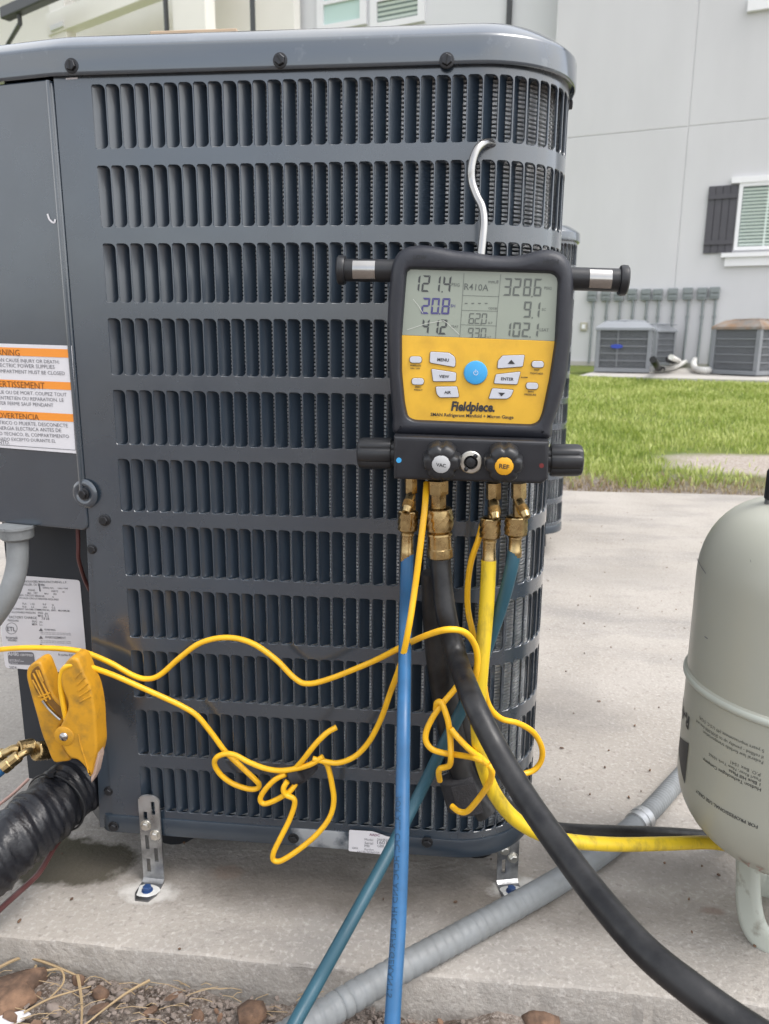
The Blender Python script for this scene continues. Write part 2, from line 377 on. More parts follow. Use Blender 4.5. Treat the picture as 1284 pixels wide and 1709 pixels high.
# ---- near concrete slab: irregular front edge, worn arris
def slab_material():
    m = bpy.data.materials.new('weathered_concrete'); m.use_nodes = True; t = m.node_tree; b = t.nodes['Principled BSDF']
    b.inputs['Roughness'].default_value = .88; b.inputs['Specular IOR Level'].default_value = .3
    tc = t.nodes.new('ShaderNodeTexCoord')
    def noise(s, d=6, r=.6, sc=None):
        n = t.nodes.new('ShaderNodeTexNoise'); n.inputs['Scale'].default_value = s; n.inputs['Detail'].default_value = d; n.inputs['Roughness'].default_value = r
        if sc:
            mp = t.nodes.new('ShaderNodeMapping'); mp.inputs['Scale'].default_value = sc; t.links.new(tc.outputs['Object'], mp.inputs[0]); t.links.new(mp.outputs[0], n.inputs['Vector'])
        else: t.links.new(tc.outputs['Object'], n.inputs['Vector'])
        return n.outputs['Fac']
    def mr(x, a, bb, c=0., d=1.):
        r = t.nodes.new('ShaderNodeMapRange'); r.inputs[1].default_value = a; r.inputs[2].default_value = bb; r.inputs[3].default_value = c; r.inputs[4].default_value = d; t.links.new(x, r.inputs[0]); return r.outputs[0]
    def mixc(f, a, bb):
        x = t.nodes.new('ShaderNodeMix'); x.data_type = 'RGBA'; t.links.new(f, x.inputs[0])
        for i, c in ((6, a), (7, bb)):
            if isinstance(c, tuple): x.inputs[i].default_value = (*c, 1)
            else: t.links.new(c, x.inputs[i])
        return x.outputs[2]
    def mul(a, bb):
        x = t.nodes.new('ShaderNodeMath'); x.operation = 'MULTIPLY'; t.links.new(a, x.inputs[0]); t.links.new(bb, x.inputs[1]); return x.outputs[0]
    col = mixc(mr(noise(3.2), .35, .65), (.350, .322, .288), (.415, .385, .350))
    col = mixc(mr(noise(2.0, 5, .6, (1, 2.6, 1)), .48, .72, 0, .85), col, (.235, .225, .215))
    col = mixc(mr(noise(150, 3), .52, .70, 0, .55), col, (.54, .51, .48))
    col = mixc(mr(noise(110, 2), .60, .72, 0, .6), col, (.24, .215, .195))
    col = mixc(mr(noise(26, 6, .7), .60, .70, 0, .45), col, (.27, .235, .20))
    def stain_or_shade(p, rx, ry, c, amt, nscale=14, soft=.3):
        nonlocal col
        mp = t.nodes.new('ShaderNodeMapping'); mp.vector_type = 'POINT'
        mp.inputs['Location'].default_value = (-p[0]/rx, -p[1]/ry, 0); mp.inputs['Scale'].default_value = (1/rx, 1/ry, 0)
        t.links.new(tc.outputs['Object'], mp.inputs[0])
        ln = t.nodes.new('ShaderNodeVectorMath'); ln.operation = 'LENGTH'; t.links.new(mp.outputs[0], ln.inputs[0])
        ad = t.nodes.new('ShaderNodeMath'); ad.operation = 'ADD'; t.links.new(ln.outputs['Value'], ad.inputs[0]); t.links.new(mr(noise(nscale), .3, .7, -.35, .35), ad.inputs[1])
        col = mixc(mr(ad.outputs[0], 1+soft, 1-soft, 0, amt), col, c)
    s = PZ(128, 1432, GZ); stain_or_shade((s.x, s.y), .082, .052, (.045, .041, .023), .94, 12, .10)           # damp patch by the insulated pipe
    s = PZ(330, 1440, GZ); stain_or_shade((-.15, .01), .38, .045, (.11, .095, .08), .72, 11, .5)                    # brownish shade under the base pan, painted into the slab colour
    s = PZ(248, 1488, GZ); stain_or_shade((s.x, s.y), .034, .018, (.60, .58, .55), .8, 40)
    s = PZ(868, 1482, GZ); stain_or_shade((s.x, s.y), .036, .020, (.62, .61, .58), .8, 40)
    s = PZ(940, 1180, GZ); stain_or_shade((s.x, s.y), .10, .12, (.22, .205, .19), .45, 12, .5)
    s = PZ(1080, 1440, GZ); stain_or_shade((s.x, s.y), .16, .035, (.17, .155, .14), .5, 16, .6)  # wide soft-edged darker band below the hoses
    s = PZ(1000, 960, GZ); stain_or_shade((s.x, s.y), .35, .10, (.27, .255, .235), .35, 7, .6)
    s = PZ(1190, 1520, GZ); stain_or_shade((s.x, s.y), .014, .006, (.24, .18, .15), .7, 40)
    s = PZ(380, 1455, GZ); stain_or_shade((s.x, s.y), .022, .014, (.20, .15, .12), .5, 60)
    t.links.new(col, b.inputs['Base Color'])
    bp = t.nodes.new('ShaderNodeBump'); bp.inputs['Strength'].default_value = .55; bp.inputs['Distance'].default_value = .003
    t.links.new(noise(170, 4), bp.inputs['Height'])
    bp2 = t.nodes.new('ShaderNodeBump'); bp2.inputs['Strength'].default_value = .4; bp2.inputs['Distance'].default_value = .008
    t.links.new(noise(18, 5), bp2.inputs['Height']); t.links.new(bp.outputs[0], bp2.inputs['Normal']); t.links.new(bp2.outputs[0], b.inputs['Normal'])
    return m
def slab_edge(x):
    return -.120+.0015*math.sin(x*9)+.0008*math.sin(x*41+1)
xe = list(np.arange(-1.6, 1.6, .011)); xe = [-6.]+xe+[9.]
FY, BY = [], []
prof = [(.018, 0.), (.0042, -.0004), (.0012, -.0022), (0., -.006), (.0006, -.03), (-.002, -.075), (0., -.13)]
v = []; L = len(prof)
jit = [random.uniform(-1, 1) for _ in xe]; chip = [0.]*len(xe)
for k in range(14):
    c = random.randrange(10, len(xe)-10); wd = random.randint(1, 4); dp = random.uniform(.002, .006)
    for q in range(-wd, wd+1): chip[c+q] = max(chip[c+q], dp*(1-abs(q)/(wd+1)))
for i, x in enumerate(xe):
    for j, (dy, dz) in enumerate(prof):
        e = slab_edge(x)
        a = chip[i] if j in (1, 2, 3) else 0
        v.append((x, e+dy+.0008*jit[i]*(j > 0)+a*(1 if j > 1 else .3)+.002*random.uniform(-1, 1)*(j > 3), GZ+dz-a*(.7 if j in (1, 2) else 0)))
mb = MB(); mb.add(v, [(i*L+j, (i)*L+j+1, (i+1)*L+j+1, (i+1)*L+j) for i in range(len(xe)-1) for j in range(L-1)])
o = len(mb.v); n = len(xe)
back = []
for i, x in enumerate(xe): back.append((x, 2.81+.006*math.sin(x*7), GZ))
mb.add(back, []); mb.f += [(i*L, (i+1)*L, o+i+1, o+i) for i in range(n-1)]
o2 = len(mb.v); mb.add([(p[0], p[1], GZ-.12) for p in back], []); mb.f += [(o+i, o+i+1, o2+i+1, o2+i) for i in range(n-1)]
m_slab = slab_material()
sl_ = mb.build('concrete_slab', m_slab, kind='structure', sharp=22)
sl_['label'] = 'light weathered concrete slab under the condensers'

# ================================================================== MAIN CONDENSER UNIT
XL, X0, RC = -.447, -.002, .105          # panel left edge, start of the rounded corner, its radius
XR = X0+RC; ARC = RC*math.pi/2
def path(u):
    """distance from the panel's left edge -> point, outward normal"""
    a = X0-XL
    if u <= a: return Vector((XL+u, 0, 0)), Vector((0, -1, 0))
    if u <= a+ARC:
        t = (u-a)/RC; return Vector((X0+RC*math.sin(t), RC-RC*math.cos(t), 0)), Vector((math.sin(t), -math.cos(t), 0))
    return Vector((XR, RC+u-a-ARC, 0)), Vector((1, 0, 0))
def surf(u, z, dep):
    p, n = path(u); q = p-n*dep; return Vector((q.x, q.y, z))
PIT = .0159; ROWP = .080; SLOT = .0635; WEB = .0006; SW = .0149; U0 = -.406-XL-.0006
NCOL, NROW = 62, 11
ZTOP = .925
UN = (-.23, .30, GZ)
unit = thing('condenser_unit', UN, 'large dark grey air conditioner with louvred front, gauge hanging on it', 'condenser')
def slot_outline():
    r, rl = .0062, .0016; x0, x1 = WEB, WEB+SW; z0, z1 = -SLOT, 0.
    inn, out = [], []
    cz0, cz1 = z0-(ROWP-SLOT)/2, z1+(ROWP-SLOT)/2
    inn += [(x0, z0+rl), (x0+rl, z0)]; out += [(0, cz0), (x0+rl, cz0)]
    for k in range(5):
        a = -math.pi/2+math.pi/2*k/4; inn.append((x1-r+r*math.cos(a), z0+r+r*math.sin(a)))
        out.append(((x1-r, cz0), ((x1-r+PIT)/2, cz0), (PIT, cz0), (PIT, (cz0+z0+r)/2), (PIT, z0+r))[k])
    for k in range(5):
        a = math.pi/2*k/4; inn.append((x1-r+r*math.cos(a), z1-r+r*math.sin(a)))
        out.append(((PIT, z1-r), (PIT, (cz1+z1-r)/2), (PIT, cz1), ((x1-r+PIT)/2, cz1), (x1-r, cz1))[k])
    inn += [(x0+rl, z1), (x0, z1-rl)]; out += [(x0+rl, cz1), (0, cz1)]
    return inn, out
INN, OUT = slot_outline(); LS = len(INN)
INN2 = inset2(INN, .0004)
mb = MB()
for c in range(NCOL):
    for r in range(NROW):
        u0 = U0+c*PIT; z0 = ZTOP-r*ROWP
        v = [surf(u0+a, z0+b, 0) for a, b in OUT]+[surf(u0+a, z0+b, 0) for a, b in INN]+[surf(u0+a, z0+b, .0006) for a, b in INN2]+[surf(u0+a, z0+b, .0022) for a, b in INN2]
        f = []
        for j in range(3):
            f += [(j*LS+k, j*LS+(k+1) % LS, (j+1)*LS+(k+1) % LS, (j+1)*LS+k) for k in range(LS)]
        mb.add(v, f)
UEND = U0+NCOL*PIT; zt, zb = ZTOP+.00825, ZTOP-10*ROWP-SLOT-.00825
us = list(np.linspace(0, U0, 3))+[U0+c*PIT for c in range(1, NCOL+1)]
def strip(us, z0, z1, dep=0.):
    v = [surf(u, z, dep) for u in us for z in (z0, z1)]
    mb.add(v, [(i*2, i*2+2, i*2+3, i*2+1) for i in range(len(us)-1)])
strip(us, zt, .945); strip(us, .035, zb); strip([0, U0], zb, zt); strip([UEND, UEND+.03], .035, .945)
# folded left edge of the panel
mb.add([(XL, 0, .035), (XL, 0, .945), (XL-.0, .014, .945), (XL, .014, .035)], [(0, 1, 2, 3)])
panel = mb.build('louvre_panel', m_paint, unit, sharp=30)
# one louvre blade
def blade_mesh(nu=4, nv=6):
    vs_ = [0, .012, .045, .5, .955, .988, 1.]
    v = []
    for j, t in enumerate(vs_):
        e = t/.045; e = math.sqrt(max(0, 1-(1-min(1, e))**2))
        for i in range(nu+1):
            s = i/nu
            v.append((WEB+.0002+s*(.0109-.0006*(1-e)), .0006+.0100*(s**.88)*(.10+.90*e), -SLOT*t))
    return v, [(j*(nu+1)+i, (j+1)*(nu+1)+i, (j+1)*(nu+1)+i+1, j*(nu+1)+i+1) for j in range(len(vs_)-1) for i in range(nu)]
bv, bf = blade_mesh()
bme = bpy.data.meshes.new('louvre_blade'); bme.from_pydata(bv, [], bf); bme.polygons.foreach_set('use_smooth', [True]*len(bf)); bme.materials.append(m_blade)
NIND = 27
stuff = MB()
for c in range(NCOL):
    p, n = path(U0+c*PIT+PIT/2); pa, _ = path(U0+c*PIT)
    ang = math.atan2(n.x, -n.y)
    org_ = p-Vector((math.cos(ang), math.sin(ang), 0))*(PIT/2)
    for r in range(NROW):
        loc = Vector((org_.x, org_.y, ZTOP-r*ROWP))
        if c < NIND:
            o = bpy.data.objects.new('louvre_blade', bme); C.objects.link(o); o.parent = panel
            o.location = loc-Vector(UN); o.rotation_euler = (0, 0, ang)
        else:
            stuff.M = Matrix.Translation(loc) @ Matrix.Rotation(ang, 4, 'Z'); stuff.add(bv, bf)
stuff.M = None
side_blades = stuff.build('side_louvre_blades', m_blade, panel, kind='stuff', sharp=60)
# ---- coil fins behind the louvres
mb = MB(); ua = list(np.linspace(.03, X0-XL, 10))+list(np.linspace(X0-XL, X0-XL+ARC, 14))[1:]+list(np.linspace(X0-XL+ARC, UEND, 6))[1:]
z = .055; k = 0
while z < .935:
    dz = .0012*(1 if k % 2 else .8)
    v = []
    for i, u in enumerate(ua):
        for (d, h) in ((.030, -dz*.4), (.0160, -dz), (.0160, dz), (.030, dz*.4)): v.append(surf(u, z+h, d))
    mb.add(v, [(i*4+j, i*4+4+j, i*4+5+j, i*4+1+j) for i in range(len(ua)-1) for j in range(3)])
    z += .0043; k += 1
coil = mb.build('coil_fins', m_coil, unit, kind='stuff', sharp=20)
# hair-pin tube columns crossing the fins every few centimetres
mb = MB()
for zz in np.arange(.075, .93, .021):
    mb.tube([surf(u, zz, .034) for u in ua], .0034, 6)
mb.build('coil_tubes', mat('tube_dull', (.20, .21, .22), .5, metal=.4), unit, kind='stuff')
# dark core
mb = MB(); v = []; uc = ua
for u in uc:
    for zz in (.04, .94): v.append(surf(u, zz, .040))
mb.add(v, [(i*2, i*2+2, i*2+3, i*2+1) for i in range(len(uc)-1)])
mb.build('coil_core', m_dark, unit)
# ---- sheet-metal sides at the back and left
def outline(cut):
    a11 = R_(11); L0 = []
    if cut:   # base pan: chamfered front-left corner
        L0 = [(-.560, .105, .01), (-.455, .0, .012)]
    else:
        L0 = [(-.625, .035, .03), (-.44, .0, .15)]
    pts = L0+[(XR, 0, RC), (XR, .66, RC), (-.56 if cut else -.625, .66, .05)]
    out = []
    for i, (x, y, r) in enumerate(pts):
        b = Vector((x, y)); a = Vector(pts[i-1][:2]); c = Vector(pts[(i+1) % len(pts)][:2])
        d1 = (a-b).normalized(); d2 = (c-b).normalized(); ph = math.acos(max(-1, min(1, d1.dot(d2))))
        q = r/math.tan(ph/2); s = b+d1*q; e = b+d2*q
        bis = (d1+d2).normalized(); cen = b+bis*(r/math.sin(ph/2)); a0 = math.atan2(s.y-cen.y, s.x-cen.x); a1 = math.atan2(e.y-cen.y, e.x-cen.x)
        da = (a1-a0+math.pi) % (2*math.pi)-math.pi; nn = max(2, int(abs(da)/R_(6)))
        out += [(cen.x+r*math.cos(a0+da*k/nn), cen.y+r*math.sin(a0+da*k/nn)) for k in range(nn+1)]
    return out
def sweep(mb, ol, prof, cap0=True, cap1=True):
    """prof: (outward offset, z)"""
    q = ccw(ol); L = len(q); v = []
    for o, z in prof: v += [(p[0], p[1], z) for p in inset2(q, -o)]
    f = [(j*L+k, j*L+(k+1) % L, (j+1)*L+(k+1) % L, (j+1)*L+k) for j in range(len(prof)-1) for k in range(L)]
    if cap0: f.append(tuple(range(L-1, -1, -1)))
    if cap1: f.append(tuple(range((len(prof)-1)*L, len(prof)*L)))
    return mb.add(v, f)
mb = MB(); OLL = outline(False)
sweep(mb, OLL, [(-.004, .936), (.0055, .9325), (.0068, .9335), (.0072, .936), (.0066, .957), (.0058, .9595), (.0028, .9625), (-.006, .969), (-.016, .9755), (-.023, .979), (-.034, .9812), (-.09, .9835), (-.16, .984)])
lid = mb.build('lid', m_lid, unit, sharp=50)
mb = MB(); OLB = outline(True)
sweep(mb, OLB, [(-.01, .026), (.0015, .027), (.0025, .029), (.0025, .0485), (.0015, .0515), (-.006, .0522)])
base = mb.build('base_pan', m_paint_scuff, unit, sharp=40)
for (x, y) in ((-.40, .10), (.03, .12), (-.45, .58), (.03, .58)):
    mb = MB(); mb.lathe((x, y, GZ), (0, 0, 1), [(0, .03), (.06, .028), (.067, .02)], 16); mb.build('riser_foot', m_black, unit)
mb = MB(); mb.add([(-.56, .105, .05), (-.56, .66, .05), (-.56, .66, .94), (-.56, .105, .94)], [(0, 1, 2, 3)])
mb.add([(-.56, .655, .05), (.1, .655, .05), (.1, .655, .94), (-.56, .655, .94)], [(0, 1, 2, 3)])
mb.build('side_sheet', m_paint, unit)
# ---- corner post beneath the control cover (left of the louvre panel)
mb = MB(); mb.prism([(-.467, .030), (-.4405, .030), (-.4405, .445), (-.452, .445)], .0015, .012, .0006)
post = mb.build('corner_post', m_paint, unit)
# ---- recessed service panel
a5 = R_(6)
rp0 = Vector((-.455, .055, .0)); rdir = Vector((-math.cos(a5), math.sin(a5), 0)); rn = Vector((-math.sin(a5), -math.cos(a5), 0))
pl_rec = plane(rp0, rn)
mb = MB(); A = rp0+rdir*-.012; B = rp0+rdir*.150
mb.add([(A.x, A.y, .05), (A.x, A.y, .47), (B.x, B.y, .47), (B.x, B.y, .05), (A.x, A.y+.02, .05), (A.x, A.y+.02, .47), (B.x, B.y+.02, .47), (B.x, B.y+.02, .05)],
       [(0, 3, 2, 1), (2, 3, 7, 6), (4, 5, 6, 7), (0, 1, 5, 4)])
mb.add([(-.4425, .003, .05), (-.4425, .003, .47), (-.4425, .06, .47), (-.4425, .06, .05)], [(0, 1, 2, 3)])
mb.build('service_panel', m_paint_dark, unit)
# ---- control cover, turned back a little at the corner
a11 = R_(11); cv0 = Vector((-.4475, -.003, 0)); cdir = Vector((-math.cos(a11), math.sin(a11), 0)); cn = Vector((-math.sin(a11), -math.cos(a11), 0))
pl_cov = plane(cv0, cn)
CM = Matrix.Translation(cv0) @ Matrix((( -cdir.x, -cn.x, 0, 0), (-cdir.y, -cn.y, 0, 0), (0, 0, 1, 0), (0, 0, 0, 1)))
mb = MB(); mb.M = CM
mb.prism(rounded([(-.190, .437), (-.001, .437), (-.001, .931), (-.190, .931)], [.007, .009, .007, .007]), 0, .05, .0025)
cover = mb.build('control_cover', m_paint, unit, sharp=50)
mb = MB(); mb.M = CM   # hem along the right edge
mb.tube([(-.0045, -.0002, .478), (-.0045, -.0002, .929)], .0026, 8)
mb.build('folded_hem', m_paint, cover)
# embossed dimple with its screw
dc = pl_cov(141, 824); mb = MB()
mb.lathe(dc+cn*-.001, cn, [(.0002, .0175), (.0018, .0155), (.0028, .0125), (.0022, .0102), (.0005, .0085), (.0002, .0)], 28)
mb.build('embossed_dimple', m_paint, cover)
def screw(parent, p, n, r=.0062, rot=0., name='screw', m=None):
    """slotted hex washer-head screw"""
    mb = MB(); n = Vector(n).normalized()
    mb.lathe(p, n, [(-.001, r*1.28), (.0008, r*1.25), (.0012, r*1.05)], 18)
    mb.lathe(p, n, [(.0010, r*.92), (.0042, r*.92), (.0048, r*.78)], 6, ph=rot)
    o = mb.build(name, m or m_screw, parent, sharp=25)
    s = MB(); q = n.orthogonal().normalized(); q = (Matrix.Rotation(rot+.5, 3, n) @ q); b_ = n.cross(q)
    c = Vector(p)+n*.0049
    s.add([c+q*r*.72+b_*r*.13, c-q*r*.72+b_*r*.13, c-q*r*.72-b_*r*.13, c+q*r*.72-b_*r*.13], [(0, 1, 2, 3)])
    s.f = [(3, 2, 1, 0)] if (Vector(s.v[1])-Vector(s.v[0])).cross(Vector(s.v[2])-Vector(s.v[0])).dot(n) < 0 else [(0, 1, 2, 3)]
    s.build('slot', m_dark, o)
    return o
FN = Vector((0, -1, 0))
for (x, y, rt_) in ((120, 110, .3), (468, 101, .9), (746, 101, .1)):
    p = P(x, y, -.0068); screw(lid, p, FN, .0060, rt_)
screw(panel, (XR+.001, .115, .925), (1, 0, 0), .0055, .2)
p = P(175, 868, -.0005); screw(panel, p, FN, .0058, .5)
p = P(155, 916, .001); screw(post, p, FN, .0054, .2)
p = P(182, 1320, .001); screw(post, p, FN, .0052, 1.)
screw(cover, dc+cn*.0006, cn, .0056, .6)
for (x, y) in ((190, 1379), (490, 1399), (713, 1406)):
    screw(base, P(x, y, -.0028), FN, .0056, random.random())
# scuff tick on the control cover, paint chip under the lid
mb = MB(); stroke_px(mb, pl_cov, [(80, 357), (83, 366), (88, 371), (92, 372), (93, 366)], 3.0, .0006); mb.build('paint_scratch', m_label, cover)
mb = MB(); poly_px(mb, yplane(-.0004), [(110, 130), (130, 129), (130, 132), (110, 133)], 0); mb.build('paint_chip', m_label, panel)
# ---- labels stuck on the unit
def sticker(name, pl, poly, m, parent, lift=.0007, r=3, **k):
    mb = MB(); q = rounded([Vector(p) for p in poly], r) if r else [Vector(p) for p in poly]
    poly_px(mb, pl, [tuple(p) for p in q], lift); return mb.build(name, m, parent, **k)
wl = sticker('warning_label', pl_cov, [(-70, 571), (121, 577), (133, 757), (-70, 741)], m_label, cover, r=0, lift=.0010)
for q in ([(-70, 577), (117, 583), (118, 597), (-70, 590)], [(-70, 630), (121, 638), (122, 651), (-70, 642)], [(-70, 681), (123.5, 691), (124.5, 704), (-70, 693)]): mb = MB(); poly_px(mb, pl_cov, q, .0014); mb.build('orange_band', m_orange, wl)
mb = MB()
for s, a, b in (('WARNING', (-22, 591.5), (35, 594)), ('AVERTISSEMENT', (-16, 645), (77, 649.5)), ('ADVERTENCIA', (-8, 697), (67, 701))):
    text_px(mb, pl_cov, s, a, b, .0018)
mb.build('heading_lettering', m_ink_orange, wl, kind='stuff')
mb = MB()
for s, a, b in (('CAN CAUSE INJURY OR DEATH:', (-6, 603), (101, 607)), ('ELECTRIC POWER SUPPLIES', (-5, 612), (93, 615.5)), ('COMPARTMENT MUST BE CLOSED', (-8, 621.5), (110, 626)),
                ('TRIQUE OU DE MORT. COUPEZ TOUT', (-16, 656), (113, 661.5)), ('ENTRETIEN OU REPARATION. LE', (0, 666), (108, 670.5)), ('TER FERME SAUF PENDANT', (0, 675), (91, 679)),
                ('ECTRICO O MUERTE, DESCONECTE', (-8, 707), (115, 713)), ('ENERGIA ELECTRICA ANTES DE', (-4, 716.5), (104, 721)), ('ICO TECNICO. EL COMPARTIMENTO', (-6, 725.5), (117, 731)),
                ('RADO EXCEPTO DURANTE EL', (0, 734.5), (95, 738.5)), ('MIENTO.', (-12, 740), (18, 741.5))):
    text_px(mb, pl_cov, s, a, b, .0016, hs=.92)
stroke_px(mb, pl_cov, [(117, 583), (128, 751), (0, 742)], 1.0, .0015)
mb.build('small_lettering', m_ink_grey, wl, kind='stuff')
# rating plate in the recess
sp = sticker('rating_plate', pl_rec, [(8, 958), (134, 968), (148, 1125), (10, 1114), (2, 1050)], m_label, unit, lift=.0008, r=5)
mb = MB()
S8 = lambda x, y: (x/8.025, 955+y/8.025)
for s, a, b in (('TECHNOLOGIES MANUFACTURING, L.P.', (250, 128), (910, 146)), ('WALLER, TX 77484', (300, 172), (610, 180)), ('SERIAL NO.', (585, 214), (735, 220)), ('2406119048', (785, 220), (920, 224)),
                ('PHASE', (390, 246), (480, 250)), ('1', (540, 252), (556, 252)), ('HERTZ', (700, 260), (790, 264)), ('60', (848, 268), (874, 270)), ('MIN', (380, 286), (428, 288)), ('197', (468, 288), (515, 290)), ('MAX', (608, 292), (664, 295)), ('253', (724, 298), (768, 300)),
                ('MAX. CIRCUIT BREAKER', (262, 312), (610, 330)), ('40', (710, 334), (732, 335)), ('OR HACR CIRCUIT BREAKER REQUIRED', (265, 350), (800, 374)), ('FLA', (315, 428), (368, 430)), ('1.25', (425, 434), (475, 436)), ('R-P', (588, 438), (632, 440)), ('20', (706, 444), (732, 445)),
                ('RLA', (315, 468), (368, 470)), ('3.4', (430, 472), (465, 474)), ('LRA', (588, 476), (640, 478)), ('0.2', (706, 482), (750, 484)), ('CURRENT: 5kA RMS SYMMETRICAL, 600V - MAXIMUM', (190, 496), (940, 526)),
                ('ALLOWABLE PRESSURE', (165, 540), (490, 552)), ('PSIG', (522, 554), (588, 556)), ('450', (610, 558), (652, 560)), ('MPA', (520, 592), (590, 594)), ('3.1', (612, 596), (660, 598)), ('FACTORY CHARGE', (135, 610), (505, 624)), ('7.8 LB', (570, 630), (672, 634)),
                ('PRESSURE', (118, 652), (262, 658)), ('PSIG', (442, 668), (508, 670)), ('450', (538, 672), (578, 674)), ('MPA', (442, 706), (512, 708)), ('3.1', (540, 712), (576, 714)), ('Intertek', (96, 884), (252, 892)), ('4003851', (116, 918), (240, 924)),
                ('WARNING', (605, 774), (755, 780)), ('AVERTISSEMENT', (615, 878), (895, 890)), ('R-series R32', (795, 1112), (995, 1120)), ('2024', (138, 1286), (235, 1292))):
    text_px(mb, pl_rec, s, S8(*a), S8(*b), .0014, offset=.008)
for y0 in (806, 826, 916, 938): text_px(mb, pl_rec, 'RISK OF ELECTRIC SHOCK DISCONNECT POWER', S8(555, y0), S8(960, y0+16), .0013, hs=.8)
for yy in (765, 868, 972):
    poly_px(mb, pl_rec, [S8(530, yy+18), S8(558, yy-24), S8(586, yy+20)], .0013)
for k in range(24):
    a0, a1 = [2*math.pi*q/24 for q in (k, k+1)]
    for r0, r1 in ((72, 78),):
        poly_px(mb, pl_rec, [S8(165+r*math.cos(a), 748+r*.98*math.sin(a)) for r, a in ((r0, a0), (r1, a0), (r1, a1), (r0, a1))], .0013)
text_px(mb, pl_rec, 'ETL', S8(108, 780), S8(222, 786), .0013, offset=.02)
poly_px(mb, pl_rec, [tuple(p) for p in rounded([Vector(S8(*p)) for p in ((110, 1062), (460, 1066), (482, 1240), (125, 1228))], 5)], .0012)
mb.build('lettering', m_ink_grey, sp, kind='stuff')
mb = MB()
for s, a, b in (('AHRI', (122, 1110), (262, 1116)), ('CERTIFIED', (280, 1114), (456, 1120)), ('UNITARY SMALL HP', (134, 1172), (280, 1176)), ('AHRI STANDARD 210/240', (134, 1188), (330, 1194)), ('CERTIFICATION', (138, 1216), (252, 1220))):
    text_px(mb, pl_rec, s, S8(*a), S8(*b), .0016, offset=.012)
mb.build('white_lettering', m_label, sp, kind='stuff')
# small inventory sticker on the base pan
plb = yplane(-.0034)
bs = sticker('inventory_sticker', plb, [(583, 1384.5), (622, 1387), (648, 1396), (664, 1397), (662, 1427), (630, 1425), (582, 1420)], m_label, base, lift=.0004, r=3)
mb = MB()
for s, a, b in (('Model', (609, 1402), (623, 1403)), ('SAHR24', (630, 1402), (650, 1403.5)), ('Serial', (609, 1408), (623, 1409)), ('1601', (630, 1408), (646, 1409)), ('Mfr', (609, 1413), (618, 1413.5)), ('GBR', (630, 1413), (642, 1414)), ('Purdue', (609, 1418.5), (624, 1419)), ('AACTR MONITOR', (596, 1422), (634, 1424)), ('GRA', (588, 1416), (598, 1416.6))):
    text_px(mb, plb, s, a, b, .0008)
mb.build('lettering', m_ink_grey, bs, kind='stuff')
mb = MB(); text_px(mb, plb, 'AADC', (617, 1394), (634, 1395.5), .0008, offset=.02); mb.build('purple_lettering', mat('purple_ink', (.20, .05, .12), .6), bs)

# tan board lying on the lid
mb = MB(); q = [P(250, 50, .10), P(395, 47, .10)]
mb.box(((q[0].x+q[1].x)/2, .17, .9975), (q[1].x-q[0].x, .14, .024))
mb.build('cardboard_tray', m_tan, label='flat tan cardboard box lying on top of the condenser lid', cat='cardboard', bevel=.001, org=((q[0].x+q[1].x)/2, .17, .985))

# ---- brown wire in the recess
mb = MB(); mb.tube(smooth_path([P(129, 868, .02), P(131, 905, .02), P(131, 930, .022), P(136, 950, .03), P(142, 968, .045), P(150, 985, .052)]), .0026, 8)
mb.build('brown_wire', m_wirebrown, unit)

# ================================================================== SECOND UNIT OF THE SAME MODEL, BEHIND
D2 = Vector((.221, 1.60, .018))
unit2 = thing('condenser_unit', Vector(UN)+D2, 'dark louvred condenser standing behind the large one, only its edge visible', 'condenser')
def child_copy(o, parent):
    c = o.copy(); C.objects.link(c); c.parent = parent; return c
p2 = child_copy(panel, unit2)
child_copy(lid, unit2); child_copy(base, unit2); child_copy(coil, unit2)
for o in list(unit.children):
    if o.name.startswith(('coil_core', 'side_sheet', 'riser_foot', 'control_cover', 'service_panel')): child_copy(o, unit2)
child_copy(side_blades, p2)
mb = MB()
for c in range(NIND):
    pth, n = path(U0+c*PIT+PIT/2); ang = math.atan2(n.x, -n.y); org_ = pth-Vector((math.cos(ang), math.sin(ang), 0))*(PIT/2)
    for r in range(NROW):
        mb.M = Matrix.Translation((org_.x, org_.y, ZTOP-r*ROWP)) @ Matrix.Rotation(ang, 4, 'Z'); mb.add(bv, bf)
mb.M = Matrix.Identity(4); mb.M = None
fb = mb.build('front_louvre_blades', m_blade, panel, kind='stuff', sharp=60); fb.parent = p2
